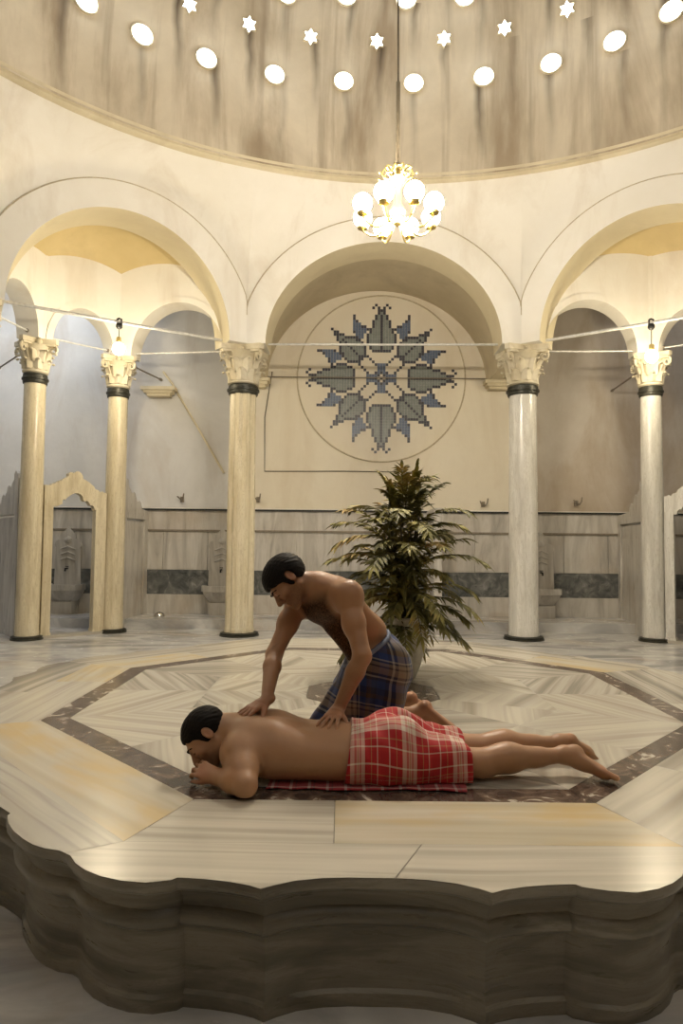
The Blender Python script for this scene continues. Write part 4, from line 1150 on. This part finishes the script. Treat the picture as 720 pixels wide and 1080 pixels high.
# shoulders
shN=np.array([X(255,2.79),2.785,.545]); shF=np.array([X(262,3.14),3.145,.545])
F1.cone(upch+[0,-.08,.01],shN,.085,.078,.05); F1.cone(upch+[0,.08,.01],shF,.085,.078,.05)
F1.ell(shN,(.075,.066,.075),None,.03); F1.ell(shF,(.075,.066,.075),None,.03)
F1.cone(upch+[-.03,-.05,.03],upch+[-.13,-.015,.045],.07,.055,.04)  # trapezius
F1.cone(upch+[-.03,.05,.03],upch+[-.13,.015,.045],.07,.055,.04)
# near arm: elbow out towards the viewer, forearm folded back to the face
elN=np.array([X(262,2.665),2.63,ZT+.052]); wrN=np.array([X(229,2.73),2.725,ZT+.052])
F1.cone(shN,lerp(shN,elN,.55),.068,.058,.03); F1.cone(lerp(shN,elN,.5),elN,.060,.046,.03)
F1.cone(elN,lerp(elN,wrN,.4),.046,.045,.02); F1.cone(lerp(elN,wrN,.4),wrN,.045,.030,.02)
hand(F1,wrN+[.004,0,.0],(-.80,.42,.18),(-.35,-.62,.70),-1,1.,(.55,.6,.65,.7),.5,.95,.5)
# far arm under the face
elF=np.array([X(256,3.30),3.30,ZT+.050]); wrF=np.array([X(236,3.05),3.08,ZT+.038])
F1.cone(shF,elF,.064,.045,.03); F1.cone(elF,wrF,.045,.029,.02)
hand(F1,wrF,(-.30,-.95,-.02),(0,.0,1.),-1,1.,(.12,.15,.18,.2),.6,1.,.3)
# head
hc=np.array([X(219,2.90)+.002,2.90,ZT+.163]); Rh=frame((-.50,-.34,-.72),(-.80,.05,.55))
head(F1,hc,Rh,upch+[-.10,-.01,.035],1.0,(.058,.070))
# legs
hipN=pel+[.03,-.085,-.01]; hipF=pel+[.03,.085,-.01]
knN=np.array([X(505,2.88),2.88,ZT+.062]); knF=np.array([X(503,3.06),3.09,ZT+.062])
anN=np.array([X(594,2.93),2.93,ZT+.088]); anF=np.array([X(590,3.12),3.12,ZT+.085])
for hp,kn,an in ((hipN,knN,anN),(hipF,knF,anF)):
    F1.cone(hp,kn,.090,.060,.03); F1.ell(lerp(hp,kn,.4)+[0,0,.01],(.14,.075,.075),None,.03)
    F1.cone(kn,lerp(kn,an,.35)+[0,0,.012],.056,.060,.03); F1.cone(lerp(kn,an,.35)+[0,0,.012],lerp(kn,an,.7)+[0,0,.004],.058,.040,.03)
    F1.cone(lerp(kn,an,.65),an,.040,.031,.02)
    F1.ell(lerp(kn,an,.28)+[0,0,.018],(.085,.054,.050),None,.03)
foot(F1,anN,anN+[.052,-.005,.006],anN+[.135,-.070,-.048],anN+[.190,-.100,-.070],(.62,.05,.62))
F1.ell(anN+[.045,-.004,.008],(.036,.034,.038),None,.015)
foot(F1,anF,anF+[.050,.0,.012],anF+[.135,.02,-.045],anF+[.165,.03,-.070],(.62,-.05,.62))
def in_plane(F,z0):
    zz=F.ax[2][None,None,:]; F.f=np.maximum(F.f,(z0-zz).astype(np.float32)+0*F.f)
in_plane(F1,ZT+.012)
V,Fc=F1.mesh(2)
loc=(V-hc)@Rh
sm=lambda v,a,b_: np.clip((v-a)/(b_-a),0,1)
beard=sm(-loc[:,2],.015,.045)*sm(loc[:,1],-.01,.03)*sm(loc[:,2],-.135,-.105)*(np.abs(loc[:,0])<.085)*.38
beard=np.where((loc[:,2]<-.052)&(loc[:,2]>-.078)&(np.abs(loc[:,0])<.022)&(loc[:,1]>.085),.0,beard)
lash=((np.abs(loc[:,2]+.005)<.0035)&(np.abs(np.abs(loc[:,0])-.031)<.013)&(loc[:,1]>.08))*.9
flush=np.exp(-((loc[:,0]/.07)**2+((loc[:,1]-.06)/.05)**2+((loc[:,2]+.03)/.06)**2))*.35
ear=np.exp(-((np.abs(loc[:,0])-.082)/.012)**2-((loc[:,1]+.008)/.03)**2-((loc[:,2])/.04)**2)*.3
hd=np.exp(-(((V-(wrN+[-.06,0,0]))**2).sum(1))/.06**2)*.5; tf=np.exp(-(((V-(anN+[.17,-.08,-.05]))**2).sum(1))/.05**2)*.5
mesh_obj('body',V,Fc,[M['skin_b']],man1,{'hair':np.maximum(beard,lash),'flush':np.clip(flush+ear+hd+tf,0,.8)})
V,Fc=hair(.004,hc,Rh,1.0,.052,-.050,.011); mesh_obj('hair',V,Fc,[M['hair']],man1)
brows('eyebrows',hc,Rh,1.0,man1,M['hair'])
# red wrap: shape of hips and thighs swollen into one cloth, cut at waist and hem
K1=Field((-.1,2.66,.42),(.90,3.30,.76),HF); e=.014
K1.ell(pel,(.15+e,.172+e,.112+e),None,.05)
for q in (-1,1): K1.ell(pel+[.055,q*.072,.028],(.105+e,.090+e,.100+e),None,.03)
K1.ell(waist,(.15+e,.165+e,.105+e),None,.06)
for q in (-1,1): K1.cone(chest+[-.02,q*.12,-.045],pel+[-.02,q*.10,-.045],.075+e,.075+e,.05)
for q in (-1,1): K1.cone(pel+[-.12,q*.10,-.045],pel+[.06,q*.10,-.045],.080+e,.085+e,.05)
for hp,kn in ((hipN,knN),(hipF,knF)):
    K1.cone(hp,kn+[.03,0,0],.094+e,.070+e,.05); K1.cone(hp+[0,0,-.03],kn+[.03,0,-.02],.085,.065,.05)
K1.cone((pel[0]+.05,pel[1],ZT+.07),(knN[0]-.02,(knN[1]+knF[1])/2,ZT+.055),.11,.075,.08)
K1.cone((pel[0],pel[1]-.11,ZT+.05),(knN[0]-.03,knN[1]-.02,ZT+.04),.06,.05,.05)
P=np.stack(np.meshgrid(*K1.ax,indexing='ij'),-1); th=np.arctan2(P[...,2]-.5,P[...,1]-Yc)
fx=np.clip((P[...,0]-pel[0])/.3,0,1)
K1.f+=(.0045*np.sin(th*7+P[...,0]*9)*fx+.003*np.sin(th*3+P[...,0]*38)*(1-fx*.4)+.0022*np.sin(P[...,0]*55-th*9)).astype(np.float32)
# crease between the legs
K1.cone((pel[0]+.10,Yc,ZT+.245),(knN[0]+.05,Yc+.02,ZT+.155),.018,.030,.05,'sub')
x0=X(366,2.95); x1=X(491,2.9)
K1.f=np.maximum(K1.f,((x0+.03*(P[...,2]-.5)/.1*.5)-P[...,0]).astype(np.float32)); K1.f=np.maximum(K1.f,(P[...,0]-(x1+.012*np.sin(P[...,1]*30)-.18*np.maximum(P[...,1]-2.93,0)*.35)).astype(np.float32))
in_plane(K1,ZT+.012)
V,Fc=K1.mesh(2); th=np.arctan2(V[:,2]-.46,V[:,1]-Yc)
mesh_obj('waist_wrap',V,Fc,[M['plaid_red']],man1,uv=np.stack([V[:,0]+.045,th*.17+.01*np.sin(V[:,0]*14)+.02],1))

# ================================================================== the kneeling man
o2=np.array([.10,3.50,ZT])
man2=thing('person','kneeling person in navy check wrap, leaning forward, pressing both hands on a bare back','person',tuple(o2))
F2=Field((-.58,2.70,.42),(.72,3.95,1.46),HF)
pel=np.array([.175,3.50,.85]); wst=np.array([.105,3.465,.975]); chs=np.array([-.035,3.385,1.105]); nck=np.array([-.128,3.335,1.225])
up=nv(nck-pel); sN=np.array([.035,3.185,1.175]); sF=np.array([-.215,3.47,1.135])
lat=nv(sF-sN); fr=nv(np.cross(up,lat)); 
if fr[0]>0: fr=-fr
Rt=np.stack([nv(np.cross(fr,up)),fr,up],1)    # columns: lateral, front, up
lp=nv([.0,1,0]); Rp=frame((-.80,0,-.60),(-.55,.0,.83))
F2.ell(pel,(.155,.105,.125),Rp,.04)
for q in (-1,1): F2.ell(pel+np.array([.065,q*.075,-.02]),(.085,.085,.095),None,.04)
F2.ell(wst,(.145,.100,.125),Rt,.05)
F2.ell(chs,(.160,.105,.160),Rt,.05)
F2.ell(lerp(chs,nck,.45),(.165,.090,.10),Rt,.05)
for q in (-1,1):
    F2.ell(chs+Rt@np.array([q*.070,.070,.03]),(.075,.035,.060),Rt,.03)      # pectorals
    F2.ell(chs+Rt@np.array([q*.080,-.055,.04]),(.065,.050,.085),Rt,.03)     # shoulder blades
    F2.cone(chs+Rt@np.array([q*.115,-.02,-.01]),wst+Rt@np.array([q*.085,-.01,-.02]),.055,.055,.04)
F2.cone(lerp(pel,chs,.25)+Rt@np.array([0,.075,0]),chs+Rt@np.array([0,.075,-.08]),.055,.045,.05)  # belly
F2.cone(wst+Rt@np.array([0,-.125,-.03]),chs+Rt@np.array([0,-.128,.06]),.012,.012,.03,'sub')
for sh in (sN,sF):
    F2.cone(lerp(chs,nck,.6),sh,.075,.066,.05); F2.ell(sh,(.060,.060,.062),None,.05)
    F2.cone(lerp(nck,sh,.1),lerp(nck,sh,.7),.050,.050,.04)
hc2=np.array(G(303,613,3.30)); Rh2=frame((-.50,-.34,-.80),(-.84,-.02,.52))
head(F2,hc2,Rh2,nck+np.array([.01,0,-.015]),1.06,(.054,.064))
def touch(px,py):
    d=np.array(ray(px,py)); o_=np.array([0,0,E0]); 
    for t_ in np.arange(2.6,3.4,.004):
        q=o_+d*t_; i=[int(round((q[k]-F1.lo[k])/HF)) for k in range(3)]
        if all(1<=i[k]<F1.n[k]-1 for k in range(3)) and F1.f[tuple(i)]<0:
            g=np.array([F1.f[i[0]+1,i[1],i[2]]-F1.f[i[0]-1,i[1],i[2]],F1.f[i[0],i[1]+1,i[2]]-F1.f[i[0],i[1]-1,i[2]],F1.f[i[0],i[1],i[2]+1]-F1.f[i[0],i[1],i[2]-1]]); return q,nv(g)
    return o_+d*2.98,np.array([0,-.3,.95])
tN,nN=touch(354,757); tN2,nN2=touch(341,773); tF,nF=touch(280,748); tF2,nF2=touch(258,754)
elN=np.array(G(382,692,3.04)); wrN=tN+nN*.034+np.array([.012,.01,.01]); elF=np.array(G(289,690,3.31)); wrF=tF+nF*.034+np.array([.004,.01,.01])
for sh,el,wr in ((sN,elN,wrN),(sF,elF,wrF)):
    m1=lerp(sh,el,.45)
    F2.cone(sh,m1,.054,.050,.05); F2.cone(m1,el,.050,.040,.03); F2.cone(el,lerp(el,wr,.3),.041,.042,.02); F2.cone(lerp(el,wr,.3),wr,.042,.027,.02)
    F2.ell(m1+np.array([-.008,0,.0]),(.05,.05,.075),frame((1,0,0),nv(sh-el)),.02)
# hands pressed on the back
hand(F2,wrN+[-.004,-.006,-.004],tN2+nN2*.014-wrN,nN+nN2,-1,1.6,(.10,.12,.14,.16),.75,1.0,.15)
hand(F2,wrF+[-.003,-.01,-.006],tF2+nF2*.014-wrF,nF+nF2,-1,1.5,(.14,.16,.18,.2),.7,1.0,.2)
# legs
kN=np.array([-.06,3.38,ZT+.062]); kF=np.array([-.04,3.60,ZT+.062]); aN=np.array([.42,3.60,ZT+.10]); aF=np.array([.365,3.80,ZT+.10])
for q,kn,an in ((-1,kN,aN),(1,kF,aF)):
    hp=pel+np.array([0,q*.09,-.02]); F2.cone(hp,kn,.092,.062,.04); F2.cone(kn,lerp(kn,an,.35),.056,.058,.03); F2.cone(lerp(kn,an,.35),an,.058,.034,.03)
foot(F2,aN,aN+[.045,-.005,.030],aN+[.165,-.070,-.058],aN+[.190,-.085,-.082],(.45,.25,.75))
F2.ell(aN+np.array([.042,-.004,.024]),(.038,.036,.040),None,.015)
foot(F2,aF,aF+[.045,.0,.030],aF+[.155,.04,-.055],aF+[.180,.05,-.08],(.45,-.2,.75))
F2.ell(aF+np.array([.042,.0,.024]),(.038,.036,.040),None,.015)
in_plane(F2,ZT+.004)
V,Fc=F2.mesh(2)
loc=(V-hc2)@Rh2
beard=sm(-loc[:,2],.012,.045)*sm(loc[:,1],-.015,.02)*sm(loc[:,2],-.135,-.105)*(np.abs(loc[:,0])<.09)*.5
beard=np.where((loc[:,2]<-.052)&(loc[:,2]>-.078)&(np.abs(loc[:,0])<.022)&(loc[:,1]>.085),.0,beard)
lash=((np.abs(loc[:,2]+.005)<.0035)&(np.abs(np.abs(loc[:,0])-.031)<.013)&(loc[:,1]>.08))*.9
tl=(V-chs)@Rt
ch=np.clip(1.15-np.maximum(np.abs(tl[:,0])/.135,np.abs(tl[:,2]-.005)/.135),0,1)*np.clip((tl[:,1]-.02)/.05,0,1)
be=np.clip(1.1-np.abs(tl[:,0])/.07,0,1)*(tl[:,2]<-.05)*(tl[:,2]>-.30)*np.clip((tl[:,1]-.02)/.04,0,1)
torso=((np.linalg.norm(V-chs,axis=1)<.30)&(V[:,2]>.8)).astype(float)
for sh,el in ((sN,elN),(sF,elF)):
    ab=el-sh; t_=np.clip(((V-sh)@ab)/(ab@ab),-.05,1); torso*=np.clip((np.linalg.norm(V-sh-t_[:,None]*ab,axis=1)-.062)/.03,0,1)
fa=np.zeros(len(V))
for el,wr in ((elN,wrN),(elF,wrF)):
    ab=wr-el; t_=np.clip(((V-el)@ab)/(ab@ab),0,1); dd=np.linalg.norm(V-el-t_[:,None]*ab,axis=1); fa=np.maximum(fa,(dd<.06)*.22*np.clip(t_*4,0,1))
hr=np.maximum.reduce([beard,lash,np.clip(np.maximum(ch,be)*2.6,0,1)*torso,fa])
flush=np.exp(-((loc[:,0]/.07)**2+((loc[:,1]-.06)/.05)**2+((loc[:,2]+.03)/.06)**2))*.2
ear=np.exp(-((np.abs(loc[:,0])-.082)/.012)**2-((loc[:,1]+.008)/.03)**2-((loc[:,2])/.04)**2)*.5
hd=sum(np.exp(-(((V-w)**2).sum(1))/.08**2)*.4 for w in (wrN+[-.03,-.06,-.04],wrF+[-.05,-.06,-.03],aN+[.1,0,.03],aF+[.1,0,.03]))
mesh_obj('body',V,Fc,[M['skin_a']],man2,{'hair':hr,'flush':np.clip(flush+ear+hd,0,.8)})
V,Fc=hair(.004,hc2,Rh2,1.06,.040,-.066,.019,3); mesh_obj('hair',V,Fc,[M['hair']],man2)
brows('eyebrows',hc2,Rh2,1.06,man2,M['hair'])
# navy wrap from waist to the floor
K2=Field((-.28,3.20,.42),(.50,3.90,1.02),HF); e=.014
K2.ell(pel,(.155+e,.105+e,.125+e),Rp,.04)
for q in (-1,1): K2.ell(pel+np.array([.065,q*.075,-.02]),(.085+e,.085+e,.095+e),None,.05)
K2.ell(wst,(.145+e*.6,.100+e,.125+e),Rt,.05)
for q,kn in ((-1,kN),(1,kF)):
    hp=pel+np.array([0,q*.09,-.02]); K2.cone(hp,kn+[-.005,0,0],.10+e,.080+e,.06)
    K2.cone(pel+np.array([.10,q*.08,-.05]),kn+[.30,0,.03],.07,.055,.08)
K2.cone(pel+[.02,0,-.1],(.10,3.5,ZT+.06),.13,.14,.08)
K2.cone(pel+[.10,-.03,-.1],(.20,3.47,ZT+.05),.09,.085,.08)
P=np.stack(np.meshgrid(*K2.ax,indexing='ij'),-1); th=np.arctan2(P[...,1]-3.5,P[...,0]-.10)
dn=np.clip((.86-P[...,2])/.35,0,1)
K2.f+=(dn*(.009*np.sin(th*9+P[...,2]*6)+.004*np.sin(th*17-P[...,2]*14))+.0025*np.sin(P[...,2]*50+th*4)).astype(np.float32)
pw=G(388,683,3.40); nw=nv([-.56,-.10,.82]); K2.f=np.maximum(K2.f,((P-pw)@nw).astype(np.float32))
in_plane(K2,ZT+.006)
V,Fc=K2.mesh(2); th=np.arctan2(V[:,1]-3.5,V[:,0]-.10)
mesh_obj('waist_wrap',V,Fc,[M['plaid_blue']],man2,uv=np.stack([th*.20+.02,V[:,2]+.25*V[:,0]],1))
b=BM(); 
# rolled waistband along the cut
pts=[]
nwv=Vector(nw); c0=Vector(wst+np.array([.03,0,-.03])); c0=c0-nwv*((c0-Vector(pw)).dot(nwv))
uu=nwv.orthogonal().normalized(); vv=nwv.cross(uu)
kf=K2
def inside(p):
    i=[int(round((p[k]-kf.lo[k])/kf.h)) for k in range(3)]
    return all(0<=i[k]<kf.n[k] for k in range(3)) and kf.f[tuple(i)]<0
for k in range(49):
    a=2*PI*k/48; dr=uu*math.cos(a)+vv*math.sin(a); r_=.03
    while r_<.3 and inside(c0-nwv*.012+dr*r_): r_+=.003
    pts.append(c0+dr*(r_-.004)-nwv*.008-Vector(o2))
b.tube(pts,.011,8,0,False); b.build('waistband',M['plaid_band'] if 'plaid_band' in M else plain('pale_blue_cotton',(.16,.19,.27),.85),man2,smooth=180)

# ------------------------------------------------------------------ cloth under the lying man
def cloth_grid():
    b=BM(); nx,ny=90,40; x0,x1,y0,y1=X(281,2.68),X(492,2.72),2.715,3.24
    P_=[];UV=[]
    for j in range(ny+1):
        for i in range(nx+1):
            u=i/nx;v=j/ny; x=lerp(x0,x1,u)+.008*math.sin(v*9); y=lerp(y0,y1,v)+.007*math.sin(u*11)+.004*math.sin(u*31)
            z=.0035+.0025*(1+math.sin(u*37+v*5))*.5
            P_.append((x-.1,y-2.9,z)); UV.append((x,y))
    b.add(P_,[(j*(nx+1)+i,j*(nx+1)+i+1,(j+1)*(nx+1)+i+1,(j+1)*(nx+1)+i) for j in range(ny) for i in range(nx)],0,UV)
    o=b.build('bath_cloth',M['plaid_towel'],None,smooth=180); o.location=(.1,2.9,ZT+.001); md=o.modifiers.new('t','SOLIDIFY'); md.thickness=.004; md.offset=1
    tag(o,'dark red check cotton cloth spread on the marble beneath the lying person','cloth')
cloth_grid()

# ------------------------------------------------------------------ potted palm
pc=at_height(427,712,ZT); pc=Vector((pc.x+.01,5.05,ZT))
pc.x=at_depth(425,700,5.05).x
t=thing('potted_plant','tall bushy indoor plant in a pale pot on the platform behind the kneeling person','plant',tuple(pc))
b=BM(); b.lathe([(.095,0),(.10,.012),(.135,.10),(.165,.20),(.172,.28),(.155,.37),(.135,.42),(.145,.445),(.150,.455),(.138,.46),(.125,.45),(.125,.40)],40,capt=False)
b.build('pot',M['pot'],t,smooth=50)
b=BM(); b.lathe([(.13,.405),(.08,.42),(.0005,.425)],24,capb=False); b.build('soil',M['soil'],t)
def leaf_mat():
    m,nt,b=mat('olive_leaf'); v=coord(nt)
    setc(nt,b,ramp(nt,noise(nt,v,3.2,4,.6),[(.3,(.055,.055,.015)),(.45,(.14,.13,.038)),(.56,(.30,.27,.08)),(.68,(.36,.22,.07))])); b.inputs['Roughness'].default_value=.55; b.inputs['Specular IOR Level'].default_value=.3
    return m
M['leaf']=leaf_mat(); M['stem']=plain('green_brown_stem',(.10,.085,.035),.5)
def frond(base,d,L,droop,nl,size,seed):
    rr=random.Random(seed); base=Vector(base); d=Vector(d).normalized(); b=BM(); pts=[];p=base.copy(); v=d.copy(); K=12
    for i in range(K+1):
        pts.append(p.copy()); p=p+v*(L/K); v=(v+Vector((0,0,-droop/K*(.4+i/K*1.6)))).normalized()
    b.tube(pts,[.005*(1-.75*i/K)+.001 for i in range(K+1)],5,1)
    def leaf(p,dr,l,w):
        dr=dr.normalized(); sd=dr.cross(Vector((0,0,1))); sd=sd.normalized() if sd.length>.01 else Vector((1,0,0))
        sd=(sd+Vector((0,0,rr.uniform(-.5,.5)))).normalized(); up_=sd.cross(dr)
        P_=[];prof=[(0,.12),(.18,.7),(.42,1.),(.72,.62),(1,.0)]
        for q,ww in prof:
            c=p+dr*l*q+Vector((0,0,-l*.35*q*q)); P_+= [c-sd*w*ww, c+up_*w*.18*ww*0-Vector((0,0,w*.25*ww)), c+sd*w*ww]
        F=[]
        for i in range(4):
            F+=[(i*3,i*3+1,i*3+4,i*3+3),(i*3+1,i*3+2,i*3+5,i*3+4)]
        b.add(P_,F,0)
    for k in range(nl):
        s=.10+.90*k/(nl-1); i=min(K-1,int(s*K)); f=s*K-i; q=pts[i].lerp(pts[i+1],f); tg=(pts[i+1]-pts[i]).normalized()
        sd=tg.cross(Vector((0,0,1))); sd=sd.normalized() if sd.length>.05 else Vector((1,0,0))
        for sg in (-1,1):
            a=rr.uniform(.55,.95); dr=tg*math.cos(a)+sd*sg*math.sin(a)+Vector((0,0,rr.uniform(-.2,.25)))
            leaf(q,dr,size*(1.05-.45*abs(s-.55))*rr.uniform(.8,1.15),size*.13)
    leaf(pts[-1],pts[-1]-pts[-2],size,size*.14)
    return b
rr=random.Random(11)
# canes
for k in range(9):
    a=2*PI*k/9+.3; b=BM(); h=rr.uniform(.6,1.25); lean=rr.uniform(.03,.12)
    b.tube([(.05*math.cos(a),.05*math.sin(a),.40),(.07*math.cos(a),.07*math.sin(a),.40+h*.4),((.06+lean)*math.cos(a),(.06+lean)*math.sin(a),.40+h)],[.011,.009,.006],6)
    cn=b.build('cane',M['stem'],t,smooth=60)
    b=BM(); lx,ly=math.cos(a),math.sin(a)
    for i in range(60):
        q=rr.uniform(.12,1.0); c=Vector(((.05+(.01+lean)*q)*lx,(.05+(.01+lean)*q)*ly,.40+h*q)); aa=rr.uniform(0,2*PI); ev=rr.uniform(-.5,.9)
        dr=Vector((math.cos(aa)*math.cos(ev),math.sin(aa)*math.cos(ev),math.sin(ev))); l=rr.uniform(.12,.24); w_=l*.11; sd=dr.cross(Vector((0,0,1))).normalized()
        P_=[c,c+dr*l*.4+sd*w_+Vector((0,0,-l*.05)),c+dr*l-Vector((0,0,l*.3)),c+dr*l*.4-sd*w_+Vector((0,0,-l*.05)),c+dr*l*.42+Vector((0,0,.012-l*.05))]
        b.add(P_,[(0,1,4),(1,2,4),(2,3,4),(3,0,4)])
    b.build('cane_leaves',M['leaf'],cn,merge=False,recalc=False)
for k in range(98):
    f=(k/97)**1.15; z0=.46+f*.98; a=k*2.399+rr.uniform(-.3,.3)
    elev=rr.uniform(-.15,.35)+f*.75 if f<.8 else rr.uniform(.8,1.35)
    L=(.46 if f<.65 else .46-.25*(f-.65)/.35)*rr.uniform(.75,1.1); 
    if f<.2: elev-=.25
    r0=.05+.05*math.sin(f*3); z0+=rr.uniform(-.10,.10); elev+=rr.uniform(-.25,.45)
    dr=(math.cos(a)*math.cos(elev),math.sin(a)*math.cos(elev),math.sin(elev))
    b=frond((r0*math.cos(a),r0*math.sin(a),z0-.05),dr,L*(1.05 if k%3 else .6),.95,22,.105,k)
    b.build('frond',[M['leaf'],M['stem']],t,merge=False,recalc=False)

# ------------------------------------------------------------------ render look
w=D.worlds.new('world'); sc.world=w; w.use_nodes=True; w.node_tree.nodes['Background'].inputs[0].default_value=(.5,.6,.8,1); w.node_tree.nodes['Background'].inputs[1].default_value=.3
sc.view_settings.view_transform='Standard'; sc.view_settings.look='None'; sc.view_settings.gamma=1; sc.view_settings.use_curve_mapping=False
sc.view_settings.exposure=1.68
cy=sc.cycles
cy.use_denoising=True; cy.max_bounces=8; cy.diffuse_bounces=5; cy.glossy_bounces=3; cy.sample_clamp_indirect=6; cy.caustics_reflective=False; cy.caustics_refractive=False
